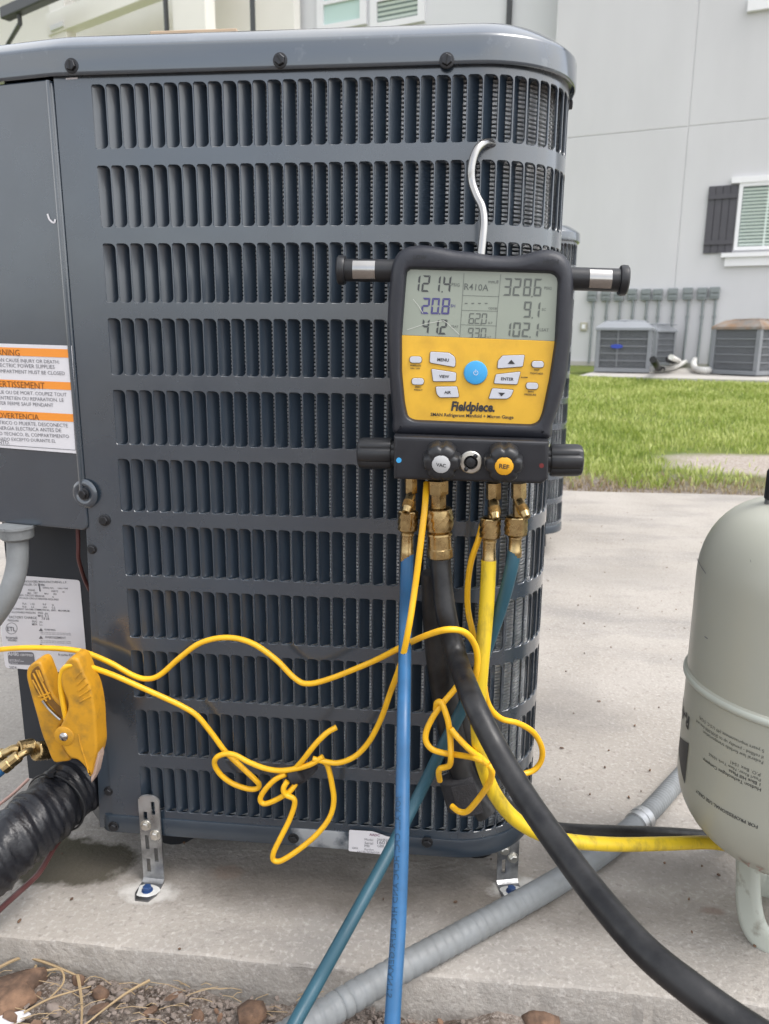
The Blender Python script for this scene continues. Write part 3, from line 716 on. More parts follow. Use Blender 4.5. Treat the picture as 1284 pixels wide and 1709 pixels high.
# ================================================================== TIE-DOWN BRACKETS
def bracket(name, origin, ang, label, top, tilt=0.):
    """galvanised slotted strap bolted to the base pan and to the slab; local x across, y outwards (negative = towards viewer)"""
    t = thing(name, origin, label, 'bracket', 'tie-down brackets of the large condenser')
    M = Matrix.Translation(origin) @ Matrix.Rotation(ang, 4, 'Z')
    wd = .0285; h = top-origin[2]
    slots = [(.0056, h-.0085, .019), (-.0056, h-.024, .012), (-.0056, h-.0585, .020), (.0058, h-.0765, .020), (-.0056, h-.0935, .019)]
    slots = [(a, b, c) for a, b, c in slots if b-c > .008]
    # plate with real slots: bands cut at slot boundaries
    mb = MB(); mb.M = M
    cuts = sorted(set([0.006, h-.0085] + [q for a, b, c in slots for q in (b, b-c)]))
    sw = .0052
    for z0, z1 in zip(cuts[:-1], cuts[1:]):
        zc = (z0+z1)/2; segs = [(-wd/2, wd/2)]
        for a, b, c in slots:
            if b-c < zc < b:
                ns = []
                for s0, s1 in segs:
                    if s0 < a-sw/2 and a+sw/2 < s1: ns += [(s0, a-sw/2), (a+sw/2, s1)]
                    else: ns.append((s0, s1))
                segs = ns
        for s0, s1 in segs: mb.box(((s0+s1)/2, 0, zc), (s1-s0, .0026, z1-z0))
    # rounded top
    cap = [(wd/2*math.cos(a), h-.0085+.0085*math.sin(a)) for a in np.linspace(0, math.pi, 14)]
    mb.prism(cap, -.0013, .0013)
    # bend and foot
    mb.add([(-wd/2, -.0013, .006), (wd/2, -.0013, .006), (wd/2, -.006, .0026), (-wd/2, -.006, .0026), (-wd/2, .0013, .006), (wd/2, .0013, .006), (wd/2, -.002, .0002), (-wd/2, -.002, .0002)],
           [(0, 3, 2, 1), (4, 5, 6, 7), (0, 4, 7, 3), (1, 2, 6, 5)])
    foot = [(-wd/2, -.006), (wd/2, -.006), (wd/2, -.026), (wd*.30, -.038), (-wd*.30, -.038), (-wd/2, -.026)]
    v = [(a, b, z) for z in (.0026, .0002) for a, b in foot]; n = len(foot)
    mb.add(v, [tuple(reversed(range(n))), tuple(range(n, 2*n))]+[(k, (k+1) % n, n+(k+1) % n, n+k) for k in range(n)])
    plate = mb.build('strap', m_zinc, t, sharp=30)
    for (a, z) in ((-.0056, h-.0435), (.0064, h-.0565)):
        mb = MB(); mb.M = M
        mb.lathe((a, -.0015, z), (0, -1, 0), [(0, .0075), (.001, .0072)], 18); mb.lathe((a, -.0015, z), (0, -1, 0), [(.0005, .0056), (.0045, .0056), (.0052, .0044)], 6, ph=.3)
        mb.build('hex_bolt', m_bolt, t, sharp=25)
    mb = MB(); mb.M = M
    ol = [(.0145*math.cos(a)*(1+.18*math.sin(3*a+1)), -.021+.0135*math.sin(a)*(1+.15*math.cos(2*a))) for a in np.linspace(0, 2*math.pi, 20, endpoint=False)]
    nn = len(ol); mb.add([(a, b, .0028) for a, b in ol]+[(a*.8, -.021+(b+.021)*.8, .0036) for a, b in ol], [(k, (k+1) % nn, nn+(k+1) % nn, nn+k) for k in range(nn)]+[tuple(range(nn, 2*nn))])
    mb.build('sealant_smear', m_white_residue, t)
    mb = MB(); mb.M = M
    mb.lathe((0, -.021, .003), (0, 0, 1), [(0, .0075), (.0015, .007)], 16); mb.lathe((0, -.021, .003), (0, 0, 1), [(.001, .0058), (.006, .0058), (.007, .0045)], 6, ph=.4)
    mb.build('anchor_bolt', m_bolt_blue, t, sharp=25)
    return t
b0 = PZ(261, 1466, GZ)
bracket('tie_down_bracket', (b0.x, -.006, GZ), R_(-2), 'slotted steel tie-down strap at the left end of the base pan', P(250, 1327, -.006).z)
b1 = PZ(846, 1473, GZ)
bracket('tie_down_bracket', (b1.x, b1.y, GZ), R_(14), 'slotted steel tie-down strap near the rounded right corner', .055)

# ================================================================== DIGITAL MANIFOLD GAUGE
GF = -.078                                     # front of the rubber boot
gauge = thing('manifold_gauge', tuple(P(786, 800, -.05)), 'yellow and black digital refrigerant gauge hooked on the louvres', 'gauge')
boot_px = [(704, 407), (732, 410), (760, 416), (790, 419), (822, 424), (850, 425), (874, 423), (899, 416), (920, 415), (938, 420), (951, 432), (958, 450), (960, 478), (959, 516), (957, 558), (952, 600), (946, 642), (935, 680), (924, 712), (917, 736), (860, 735), (790, 733), (720, 730), (658, 727), (654, 700), (650, 653), (647, 613), (645, 572), (645, 532), (648, 481), (651, 452), (655, 434), (663, 420), (680, 410)]
boot_px = [tuple(p) for p in smooth_closed([Vector(p) for p in boot_px], 3)]
lcd_px = [(683, 449), (924, 456), (932, 465), (926.5, 569), (671, 559), (679, 454)]
face_px = [(671, 559.5), (926.5, 569.5), (917, 632), (906, 686), (900, 703), (889, 708.5), (692, 701), (681, 696), (676, 672), (671, 620)]
win_px = [(683, 449), (924, 456), (932, 465), (926.5, 569), (917, 632), (906, 686), (900, 703), (889, 708.5), (692, 701), (681, 696), (676, 672), (671, 620), (671, 559), (679, 454)]
bo = ccw([xz(p, GF) for p in boot_px]); wi = ccw([xz(p, GF) for p in win_px])
# boot: rounded shell with a recessed window (outer rings, bridge to the window outline by nearest angle)
mb = MB(); L = len(bo)
def resample(poly, cen, angs):
    out = []
    for a in angs:
        d = Vector((math.cos(a), math.sin(a))); best = None
        for i in range(len(poly)):
            p, q = Vector(poly[i]), Vector(poly[(i+1) % len(poly)]); e = q-p; den = d.x*e.y-d.y*e.x
            if abs(den) < 1e-12: continue
            r_ = p-cen; t = (r_.x*e.y-r_.y*e.x)/den; s_ = (r_.x*d.y-r_.y*d.x)/den
            if t > 0 and -1e-6 <= s_ <= 1+1e-6 and (best is None or t > best): best = t
        out.append(tuple(cen+d*best))
    return out
cen = Vector((sum(p[0] for p in wi)/len(wi), sum(p[1] for p in wi)/len(wi)))
angs = np.linspace(0, 2*math.pi, 180, endpoint=False)
wr = rounded([Vector(p) for p in wi], .004, 3)
BO = resample(bo, cen, angs); WI = resample([tuple(p) for p in wr], cen, angs)
WO = resample([tuple(p) for p in inset2([tuple(p) for p in wr], -.0035)], cen, angs)
def scale_in(poly, d): return [tuple(p) for p in inset2(poly, d)]
rings = [(scale_in(BO, .002), -.03)]
rings += [(BO, -.034), (scale_in(BO, -.0008), -.055), (BO, -.066), (scale_in(BO, .0012), -.071), (scale_in(BO, .0035), -.0748), (scale_in(BO, .0068), -.0772), (scale_in(BO, .0105), GF)]
rings += [(WO, GF+.0002), (scale_in(WO, .0012), GF+.0008), (scale_in(WO, .0022), GF+.0025), (WI, GF+.0075)]
n = len(angs)
for R2, y in rings: mb.add([(p[0], y, p[1]) for p in R2], [])
mb.f = [(j*n+(k+1) % n, j*n+k, (j+1)*n+k, (j+1)*n+(k+1) % n) for j in range(len(rings)-1) for k in range(n)]
mb.f.append(tuple(range(n)))
mb.f = [tuple(reversed(q)) for q in mb.f]
boot = mb.build('rubber_boot', m_boot, gauge, sharp=60)
plb_ = yplane(GF)
mb = MB(); text_px(mb, plb_, 'LOW', (690, 432), (712, 433), .0004, offset=.01); text_px(mb, plb_, 'HIGH', (907, 440), (932, 441), .0004, offset=.01)
mb.build('raised_lettering', m_black, boot, kind='stuff')
YL = GF+.0066
pl_l = yplane(YL)
mb = MB(); mb.prism([xz(p, YL) for p in lcd_px], YL, YL+.004); lcd = mb.build('lcd_screen', m_lcd, gauge)
YF = GF+.0060; pl_f = yplane(YF)
mb = MB(); mb.prism([xz(p, YF) for p in face_px], YF, YF+.004, .0004); face = mb.build('faceplate', m_face, gauge)
# --- LCD figures (seven segments)
SEG = {'0': 'abcdef', '1': 'bc', '2': 'abged', '3': 'abgcd', '4': 'fgbc', '5': 'afgcd', '6': 'afgedc', '7': 'abc', '8': 'abcdefg', '9': 'abcfgd', '-': 'g'}
S6 = lambda x, y: (680+x/4.938, 440+y/4.938)
def digit(mb, ch, cx, y0, y1, w_=44, th=11, sl=.10, rot=.03):
    h = y1-y0; ym = (y0+y1)/2
    def q(x, y): return S6(cx+x-(y-ym)*sl, y+x*rot)
    a = w_/2; g = 2.2
    B = {'a': [(-a+g, y0), (a-g, y0), (a-th, y0+th), (-a+th, y0+th)], 'd': [(-a+g, y1), (a-g, y1), (a-th, y1-th), (-a+th, y1-th)],
         'g': [(-a+g+2, ym), (-a+th, ym-th/2), (a-th, ym-th/2), (a-g-2, ym), (a-th, ym+th/2), (-a+th, ym+th/2)],
         'f': [(-a, y0+g), (-a, ym-g), (-a+th, ym-th/2-g), (-a+th, y0+th+g)], 'b': [(a, y0+g), (a, ym-g), (a-th, ym-th/2-g), (a-th, y0+th+g)],
         'e': [(-a, y1-g), (-a, ym+g), (-a+th, ym+th/2+g), (-a+th, y1-th-g)], 'c': [(a, y1-g), (a, ym+g), (a-th, ym+th/2+g), (a-th, y1-th-g)]}
    for s in SEG[ch]: poly_px(mb, pl_l, [q(*p) for p in B[s]], .0003)
def dot(mb, x, y): poly_px(mb, pl_l, [S6(x-5, y-6), S6(x+5, y-6), S6(x+4, y+6), S6(x-6, y+6)], .0003)
mb = MB()
for ch, x in (('1', 72), ('2', 152), ('1', 240), ('4', 325)): digit(mb, ch, x+(2 if ch != '1' else 0), 92+x*.03, 228+x*.03, 64, 15)
dot(mb, 288, 232)
for ch, x in (('4', 152), ('1', 230), ('2', 298)): digit(mb, ch, x, 452+x*.03, 575+x*.03, 56, 15)
dot(mb, 262, 578)
mb.build('lcd_figures', m_seg, lcd, kind='stuff')
mb = MB()
for ch, x in (('2', 152), ('0', 232), ('8', 318)): digit(mb, ch, x, 278+x*.02, 412+x*.02, 66, 16)
dot(mb, 268, 414)
text_px(mb, pl_l, 'SH', S6(358, 358), S6(394, 360), .0003, offset=.01)
mb.build('violet_figures', m_seg_p, lcd, kind='stuff')
mb = MB()
for ch, x in (('3', 826), ('2', 905), ('8', 990), ('6', 1076)): digit(mb, ch, x, 105+x*.018, 250+x*.018, 64, 15)
dot(mb, 1028, 272)
for ch, x in (('9', 990), ('1', 1062)): digit(mb, ch, x, 292+x*.02, 425+x*.02, 62, 15)
dot(mb, 1030, 446)
for ch, x in (('1', 822), ('0', 902), ('2', 978), ('1', 1050)): digit(mb, ch, x, 468+x*.018, 588+x*.018, 62, 15)
dot(mb, 1012, 606)
for ch, x in (('6', 530), ('2', 580), ('0', 634)): digit(mb, ch, x, 400+x*.015, 488+x*.015, 44, 9)
for ch, x in (('9', 522), ('3', 575), ('0', 628)): digit(mb, ch, x, 520+x*.015, 606+x*.015, 44, 9)
dot(mb, 608, 496); dot(mb, 602, 614)
for x in (485, 540, 595, 650): digit(mb, '-', x, 300, 355, 34, 8)
for s, a, b in (('R410A', (468, 215), (668, 226)), ('PSIG', (364, 184), (430, 190)), ('VSAT', (358, 524), (420, 530)), ('ODDB', (668, 376), (738, 379)), ('PSIG', (1128, 212), (1188, 216)), ('SC', (1108, 388), (1142, 390)), ('LSAT', (1090, 556), (1165, 560)), ('SLT', (665, 496), (702, 498)), ('LLT', (655, 612), (690, 614)), ('mm.8', (668, 160), (750, 164))):
    text_px(mb, pl_l, s, S6(*a), S6(*b), .0003, offset=.006)
for pts in ([(468, 80), (456, 265), (440, 505), (432, 620)], [(770, 90), (755, 270), (742, 395), (726, 628)], [(456, 262), (757, 272)], [(447, 384), (746, 393)], [(440, 503), (738, 514)]):
    stroke_px(mb, pl_l, [S6(*p) for p in pts], .7, .0003)
mb.build('pale_figures', m_seg_l, lcd, kind='stuff')
mb = MB()
stroke_px(mb, pl_l, [S6(*p) for p in ((0, 545), (150, 495), (300, 470), (330, 490), (430, 585))], .9, .0005); stroke_px(mb, pl_l, [S6(*p) for p in ((48, 292), (95, 350), (130, 410))], .9, .0005)
mb.build('scratch', m_scratch, lcd, kind='stuff')
# --- buttons
S5 = lambda x, y: (680+x/4.938, 570+y/4.938)
def button(name, pts, r, label=None):
    q = rounded([Vector(S5(*p)) for p in pts], r, 4)
    mb = MB(); o2 = ccw([tuple(p) for p in q]); big = inset2([(p[0], p[1]) for p in o2], -.9)
    mb.prism([xz(p, YF) for p in big], YF-.0006, YF+.001); e = mb.build('button_rim', m_btn_edge, gauge)
    mb = MB(); mb.prism([xz(p, YF) for p in o2], YF-.0020, YF, .0004); b = mb.build(name, m_btn, gauge); e.parent = b
    if label: b['label'] = label
    return b
yb = yplane(YF-.0021)
def btxt(b, s, a, c, m=m_ink, **k):
    mb = MB(); text_px(mb, yb, s, S5(*a), S5(*c), .0002, **k); mb.build('lettering', m, b)
B = button('button', [(190, 84), (345, 93), (388, 125), (398, 160), (393, 210), (186, 174)], 3); btxt(B, 'MENU', (247, 160), (342, 166), offset=.022)
B = button('button', [(200, 225), (402, 256), (400, 326), (214, 328)], 2.5); btxt(B, 'VIEW', (262, 298), (345, 301), offset=.022)
B = button('button', [(234, 372), (410, 370), (426, 458), (268, 460), (244, 430)], 2.5); btxt(B, 'AIR', (305, 430), (360, 431), offset=.022)
B = button('button', [(743, 221), (748, 160), (786, 116), (966, 111), (950, 206)], 2.5); mb = MB(); poly_px(mb, yb, [S5(827, 183), S5(858, 150), S5(888, 186)], .0003); mb.build('arrow_mark', m_ink, B)
B = button('button', [(730, 271), (932, 248), (905, 353), (714, 345)], 2.5); btxt(B, 'ENTER', (773, 318), (876, 322), offset=.022)
B = button('button', [(700, 385), (876, 398), (852, 452), (822, 471), (671, 470)], 2.5); mb = MB(); poly_px(mb, yb, [S5(750, 420), S5(806, 423), S5(776, 451)], .0003); mb.build('arrow_mark', m_ink, B)
for (x, y) in ((70, 149), (87, 328), (1075, 187), (1028, 365)):
    button('pill_button', [(x-49, y-27), (x+49, y-25), (x+49, y+28), (x-49, y+26)], 5.2)
mb = MB(); c = P(*S5(563, 257), YF); mb.lathe((c.x, YF+.001, c.z), FN, [(0, .0118), (.0022, .0118), (.0034, .0109), (.0039, .0085), (.0040, .0)], 36)
pb = mb.build('power_button', m_pow, gauge)
mb = MB(); yp = yplane(YF-.0036)
for k in range(14):
    if k in (0, 13): continue
    a0, a1 = [-math.pi/2+2*math.pi*q/14 for q in (k, k+1)]
    poly_px(mb, yp, [S5(565+r*math.cos(a), 258+r*math.sin(a)) for r, a in ((16, a0), (20, a0), (20, a1), (16, a1))], .0005)
stroke_px(mb, yp, [S5(565, 230), S5(565, 256)], .8, .0005); mb.build('power_symbol', m_label, pb, kind='stuff')
mb = MB()
for s, a, b in (('WIRELESS', (22, 203), (114, 206)), ('ON / OFF', (25, 226), (105, 229)), ('ZERO', (62, 381), (114, 383)), ('WEIGHT', (54, 403), (126, 407)), ('TEST', (1042, 242), (1088, 243)), ('TIGHTNESS', (1010, 268), (1118, 272)), ('ALARM', (934, 300), (990, 302)), ('ZERO', (992, 418), (1042, 420)), ('PRESSURE', (966, 443), (1062, 447))):
    text_px(mb, pl_f, s, S5(*a), S5(*b), .0006, offset=.012)
text_px(mb, pl_f, 'SMAN Refrigerant Manifold + Micron Gauge', S5(192, 612), S5(875, 636), .0006, offset=.018)
mb.build('small_lettering', m_ink, face, kind='stuff')
mb = MB(); text_px(mb, pl_f, 'Fieldpiece.', S5(360, 566), S5(720, 577), .0006, offset=.040, shear=.16, hs=1.22); mb.build('logo_lettering', m_ink, face)
# --- hook
mb = MB(); mb.tube(smooth_path([P(833, 252, .018), P(826, 243, .010), P(816, 238, -.006), P(804, 241, -.020), P(793, 256, -.026), P(787, 280, -.028), P(788, 304, -.028), P(796, 327, -.032), P(805, 346, -.038), P(808, 370, -.044), P(806, 395, -.048), P(803, 425, -.050)]), .0041, 12)
mb.build('hanging_hook', m_chrome, gauge)
# --- side bars with bright bands
def sidebar(x0, x1, yc0, yc1, rpx, flange_at_end):
    a = P(x0, yc0, -.052); b = P(x1, yc1, -.052); r = rpx*.00061
    ax = (b-a); L_ = ax.length; mb = MB()
    mb.lathe(a, ax, [(0, r), (L_-.004, r), (L_-.0035, r*1.25), (L_-.001, r*1.33), (L_+.003, r*1.30), (L_+.0045, r*1.15), (L_+.005, r*.6)], 28)
    return mb.build('side_bar', m_black, gauge, sharp=40), a, ax, r, L_
for (x0, x1, y0, y1, wx0, wx1) in ((662, 571, 452, 451, 628, 591), (948, 1040, 465, 468, 982, 1019)):
    o, a, ax, r, L_ = sidebar(x0, x1, y0, y1, 18.2, True)
    s0 = (wx0-x0)/(x1-x0)*L_; s1 = (wx1-x0)/(x1-x0)*L_; ax.normalize()
    N = Vector((0, 0, 1)); v = []; K = 9
    for s_ in (s0, s1):
        for k in range(K):
            th = R_(-48+96*k/(K-1)); v.append(a+ax*s_+(FN*math.cos(th)+N*math.sin(th))*(r+.0006))
    mb = MB(); f = [(k, k+1, K+k+1, K+k) for k in range(K-1)]; mb.add(v, f if ax.x > 0 else [tuple(reversed(q)) for q in f])
    mb.build('bright_band', m_chrome, o, sharp=60)
# --- manifold block
BF = -.098
blk = [(657, 728), (917, 737), (915.5, 799), (905, 808), (657, 800)]
q = [xz(p, BF) for p in blk]
mb = MB(); mb.prism(q, BF, -.028, .0035)
# chamfered top
mb2 = MB(); t0, t1 = P(657, 741, BF), P(916, 750, BF)
block = mb.build('manifold_block', m_blackmetal, gauge, sharp=25)
ybk = yplane(BF)
mb = MB(); disc_px(mb, ybk, (666, 768), 4.5, 16, .0004); mb.build('blue_dot', m_pow, block)
mb = MB(); disc_px(mb, ybk, (904, 777), 4, 16, .0004); mb.build('red_dot', mat('red_dot_paint', (.16, .02, .02), .5), block)
def fluted(nf, depth): return lambda a: 1-depth*max(0, math.cos(nf*a))**4
for (xa, xb, ya, yb_, nm) in ((656, 600, 757, 756, 'side_knob'), (916, 970, 768, 768, 'side_knob')):
    a = P(xa, ya, -.063); b = P(xb, yb_, -.063); ax = b-a; L_ = ax.length; r = .0168
    mb = MB(); mb.lathe(a-ax*.06, ax, [(0, r*.8), (.0035, r*.8), (.0036, r*.97), (.0055, r), (L_-.002, r*.98), (L_+.002, r*.90), (L_+.0035, r*.7), (L_+.0035, 0)], 48, lobe=fluted(6, .13), ph=.4)
    mb.build(nm, m_black, gauge, sharp=45)
def front_knob(x, y, m_cap, s):
    c = P(x, y, BF); a = Vector((c.x, BF+.004, c.z)); ax = Vector((0, -1, -.10)).normalized(); r = .0190
    mb = MB(); mb.lathe(a, ax, [(0, .010), (.006, .010), (.0062, r*.9), (.0085, r), (.024, r*.96), (.0285, r*.88), (.0305, r*.72), (.0305, r*.50), (.0295, r*.48), (.0295, 0)], 60, lobe=lambda t: 1-.16*max(0, math.cos(6*t))**3, ph=.26)
    k = mb.build('front_knob', m_black, gauge, sharp=45)
    mb = MB(); mb.lathe(a+ax*.0294, ax, [(0, r*.47), (.0008, r*.47), (.0014, r*.43), (.0014, 0)], 32); cp = mb.build('cap', m_cap, k, sharp=60)
    e = a+ax*.0311; U = Vector((1, 0, -.12)).normalized(); V = (-ax).cross(U)*-1
    V = Vector((0, 0, 1))-ax*ax.z; V.normalize(); wd = .0095
    mb = MB(); text_w(mb, e-U*wd/2-V*.0022, U, V, s, wd, offset=.02); mb.build('lettering', m_ink, cp)
    return c
front_knob(738, 763, mat('silver_cap', (.48, .49, .50), .4), 'VAC'); front_knob(840, 766, mat('amber_cap', (.80, .40, .02), .4), 'REF')
c = P(786, 771, BF); mb = MB(); mb.lathe((c.x, BF+.001, c.z), FN, [(0, .0112), (.0035, .0112), (.0045, .0103), (.0048, .0070), (.0020, .0062), (.0015, 0)], 36); sg = mb.build('sight_glass_ring', m_bolt, gauge, sharp=40)
mb = MB(); mb.lathe((c.x, BF, c.z), FN, [(0, .0062), (.0015, .0062), (.004, .0045), (.0045, 0)], 24); mb.build('sight_glass', m_black, sg)
mb = MB()
for sgn in (-1, 1):
    d = Vector((.55*sgn, 0, .83*sgn)); mb.lathe(Vector((c.x, BF-.0035, c.z))+d*.0080, FN, [(0, .0022), (.002, .0022), (.0026, .0012)], 10)
mb.build('pin', m_black, sg, kind='stuff')
# --- brass ports beneath the block
def vstack(name, x, y0, y1, prof, Y, parent, n=24, knurl=0., lean=0.):
    """vertical turned piece between two pixel rows; prof radii in px at fractions of its height"""
    a = P(x, y0, Y); b = P(x+lean, y1, Y); ax = b-a; L_ = ax.length; s = .00061*(-Y*-1+.86)/.79
    mb = MB(); mb.lathe(a, ax, [(f*L_, r*s)+((k,) if k else ()) for f, r, k in prof], n, knurl=knurl)
    return mb.build(name, m_brass, parent, sharp=20 if knurl else 30)
PY = -.070
def port(x, y0, y1, w_, sx=None):
    o = vstack('port_stub', x, y0, y1, [(0, w_*.92, 0), (.45, w_*.92, 0), (.46, w_*.72, 0), (1, w_*.72, 0)], PY, gauge, 6)
    if sx is not None:
        a = P(x, (y0*.45+y1*.55), PY-.006); d = (P(x+sx, y1+1, PY-.020)-a).normalized(); L_ = .021
        mb = MB(); pr = [(0, .0052), (L_*.35, .0052)]
        for k in range(7): pr += [(L_*(.36+k*.055), .0060), (L_*(.385+k*.055), .0053)]
        pr += [(L_*.80, .0048), (L_, .0042), (L_, .0020), (L_*.85, .0018)]
        mb.lathe(a, d, pr, 20); mb.build('service_tap', m_brass, o, sharp=30)
    return o
port(686, 797, 853, 12, -8); port(731, 802, 850, 20); port(824, 806, 864, 14, 4); port(866, 806, 862, 14, 13)

# ================================================================== HOSES
def tubeframe(pts):
    T = [(pts[min(i+1, len(pts)-1)]-pts[max(i-1, 0)]).normalized() for i in range(len(pts))]; return T
def hose(name, label, m, pts, r, fit=None, n=16, origin=None, group='refrigerant hoses'):
    sp_ = smooth_path(pts, 10)
    t = thing(name, tuple(origin or sp_[-1]), label, 'hose', group)
    mb = MB(); mb.tube(sp_, r, n); mb.build('rubber_tube', m, t, sharp=60)
    if fit:
        x, y0, y1, y2, wk, wf, lean = fit
        pr = [(0, wk*.72, 0), (.06, wk*.95, 0)]
        K = 5
        for k in range(K+1): pr.append((.10+.78*k/K, wk*(1 if wk < 20 else (.94+.06*math.sin(math.pi*k/K))), 1))
        pr += [(.92, wk*.93, 0), (1, wk*.70, 0)]
        vstack('knurled_nut', x, y0, y1, pr, PY, t, 20, .085, lean*.5)
        vstack('crimp_ferrule', x+lean*.5, y1-1, y2, [(0, wf*.8, 0), (.05, wf*.98, 0), (.12, wf, 0), (.14, wf*.9, 0), (.62, wf*.93, 0), (.66, wf, 0), (.96, wf*1.02, 0), (1, wf*.96, 0)], PY, t, 16, 0, lean*.5)
    return t, sp_
bl, blp = hose('refrigerant_hose', 'bright blue hose running straight down from the gauge', m_blue,
     [P(680.5, 925, PY), P(679, 960, -.074), P(676.5, 1060, -.085), PD(674, 1200, .76), PD(672.5, 1300, .735), PD(671, 1400, .71), PD(666, 1530, .685), PD(659, 1640, .66), PD(654, 1720, .645), PD(645, 1850, .62)], .0068, (682, 850, 888, 936, 16.5, 11.8, -3))
hose('refrigerant_hose', 'dark teal hose slanting down to the left behind the blue hose', m_teal,
     [P(859, 918, PY), P(853, 952, -.072), P(839, 1005, -.070), P(815, 1075, -.064), P(785, 1155, -.058), P(745, 1235, -.058), P(695, 1335, -.062), PD(640, 1440, .85), PD(580, 1550, .80), PD(530, 1640, .77), PD(490, 1712, .74), PD(430, 1830, .70)], .0070, (862, 860, 895, 929, 18.5, 12, -3))
hose('refrigerant_hose', 'scuffed yellow hose curving from the gauge to the upturned tank', m_yhose,
     [P(816, 935, PY), P(815, 965, -.072), P(811, 1030, -.078), P(803, 1120, -.088), P(798, 1200, -.094), P(803, 1262, -.096), P(826, 1325, -.094), P(868, 1373, -.088), P(930, 1400, -.078), P(1020, 1409, -.052), P(1110, 1408, -.016), P(1180, 1406, .020), P(1222, 1411, .045), P(1258, 1412, .078)], .0080, (819, 862, 900, 947, 17, 12, -3))
hose('vacuum_hose', 'thick black hose with brass nut sweeping down to lower right', m_bhose,
     [P(735, 915, PY), P(736, 950, -.074), P(744, 1020, -.086), P(762, 1095, -.10), PD(792, 1175, .735), PD(832, 1255, .705), PD(880, 1335, .67), PD(936, 1415, .63), PD(1000, 1500, .585), PD(1075, 1585, .54), PD(1160, 1655, .505), PD(1255, 1722, .48), PD(1400, 1810, .44)], .0110, (732, 846, 888, 930, 23.5, 22.5, 3), 20)
# printing along the blue hose
tx, tf, wd_ = text_mesh('FOR ALL CFC, HCFC AND HFC REFRIGERANTS'); H_ = .0050; cum = [0.]
for a, b in zip(blp[:-1], blp[1:]): cum.append(cum[-1]+(b-a).length)
def along(pts, cum, s):
    i = int(np.searchsorted(cum, s))-1; i = max(0, min(len(pts)-2, i)); f = (s-cum[i])/(cum[i+1]-cum[i]); return pts[i].lerp(pts[i+1], f), (pts[i+1]-pts[i]).normalized()
def hose_print(mb, verts, faces, s0, length, ang0, r, hscale):
    out = []
    for (x, y) in verts:
        p, T = along(blp, cum, s0+x*length); fwd_ = (CAM-p); fwd_ = (fwd_-T*fwd_.dot(T)).normalized(); side = T.cross(fwd_)
        a = ang0+(y*length*hscale)/r; out.append(p+(fwd_*math.cos(a)+side*math.sin(a))*(r+.0003))
    mb.add(out, faces)
s_start = min(range(len(blp)), key=lambda i: (blp[i]-PD(671, 1385, .71)).length)
mb = MB(); hose_print(mb, tx, tf, cum[s_start]-.03, .160, .25, .0068, 1.05)
sq = [(0, 0), (.3, 0), (.6, 0), (1, 0), (1, .09), (.6, .09), (.3, .09), (0, .09)]
hose_print(mb, sq, [tuple(range(8))], cum[s_start]+.152, .040, .45, .0068, 1.0)
mb.build('printed_lettering', mat('hose_print', (.015, .05, .10), .5), bl, kind='stuff')
# thinner black hose lying behind the yellow one, on to the tank
hose('refrigerant_hose', 'thin black hose running right behind the yellow hose', m_bhose,
     [P(770, 1190, -.022), P(785, 1255, -.022), P(815, 1310, -.024), P(860, 1355, -.024), P(905, 1377, -.02), P(950, 1385, -.01), P(1030, 1388, .03), P(1120, 1391, .08), P(1200, 1397, .13), P(1300, 1405, .2)], .0078)
# black tube with its blunt end hanging behind the thick hose, bound with hook-and-loop strap
tb = thing('rubber_sleeve', tuple(P(800, 1360, -.04)), 'short black rubber tube with blunt end hanging behind the thick hose', 'tube')
mb = MB(); tp = smooth_path([P(726, 955, -.030), P(728, 1030, -.028), P(735, 1110, -.027), P(748, 1190, -.026), P(765, 1265, -.028), P(785, 1315, -.032), P(815, 1356, -.038)])
mb.tube(tp, .0155, 18); mb.build('sleeve', m_bhose, tb, sharp=50)
st = thing('cable_strap', tuple(P(762, 1340, -.06)), 'black fabric strap holding the right-hand coil of yellow cable', 'strap', 'fabric cable straps')
def strap(st, a, b, rx, turns, m=m_velcro):
    a = Vector(a); b = Vector(b); ax = (b-a); L_ = ax.length; mb = MB(); lo = lambda t: 1+.06*math.sin(2*t+.4)
    mb.lathe(a, ax, [(0, rx*.93), (.0004, rx), (L_-.0004, rx), (L_, rx*.93)], 28, lobe=lo); mb.build('strap_band', m, st, sharp=50)
    mb = MB(); mb.M = None
    n_ = Vector((0, -1, 0)); e = ax.normalized(); s_ = e.cross(n_).normalized(); c0 = a+n_*(rx*1.03)
    pts = [c0+s_*(-.022), c0+s_*(-.010)+n_*.002, c0+s_*.006+n_*.001]
    v = [p+e*q for p in pts for q in (0, L_)]+[p+e*q-n_*.0018 for p in pts for q in (0, L_)]
    mb.add(v, [(0, 1, 3, 2), (2, 3, 5, 4), (6, 8, 9, 7), (8, 10, 11, 9), (0, 6, 7, 1), (4, 5, 11, 10), (0, 2, 8, 6), (2, 4, 10, 8), (1, 7, 9, 3), (3, 9, 11, 5)])
    mb.build('strap_tail', m, st)
strap(st, P(762, 1296, -.034), P(776, 1345, -.038), .0200, 1)

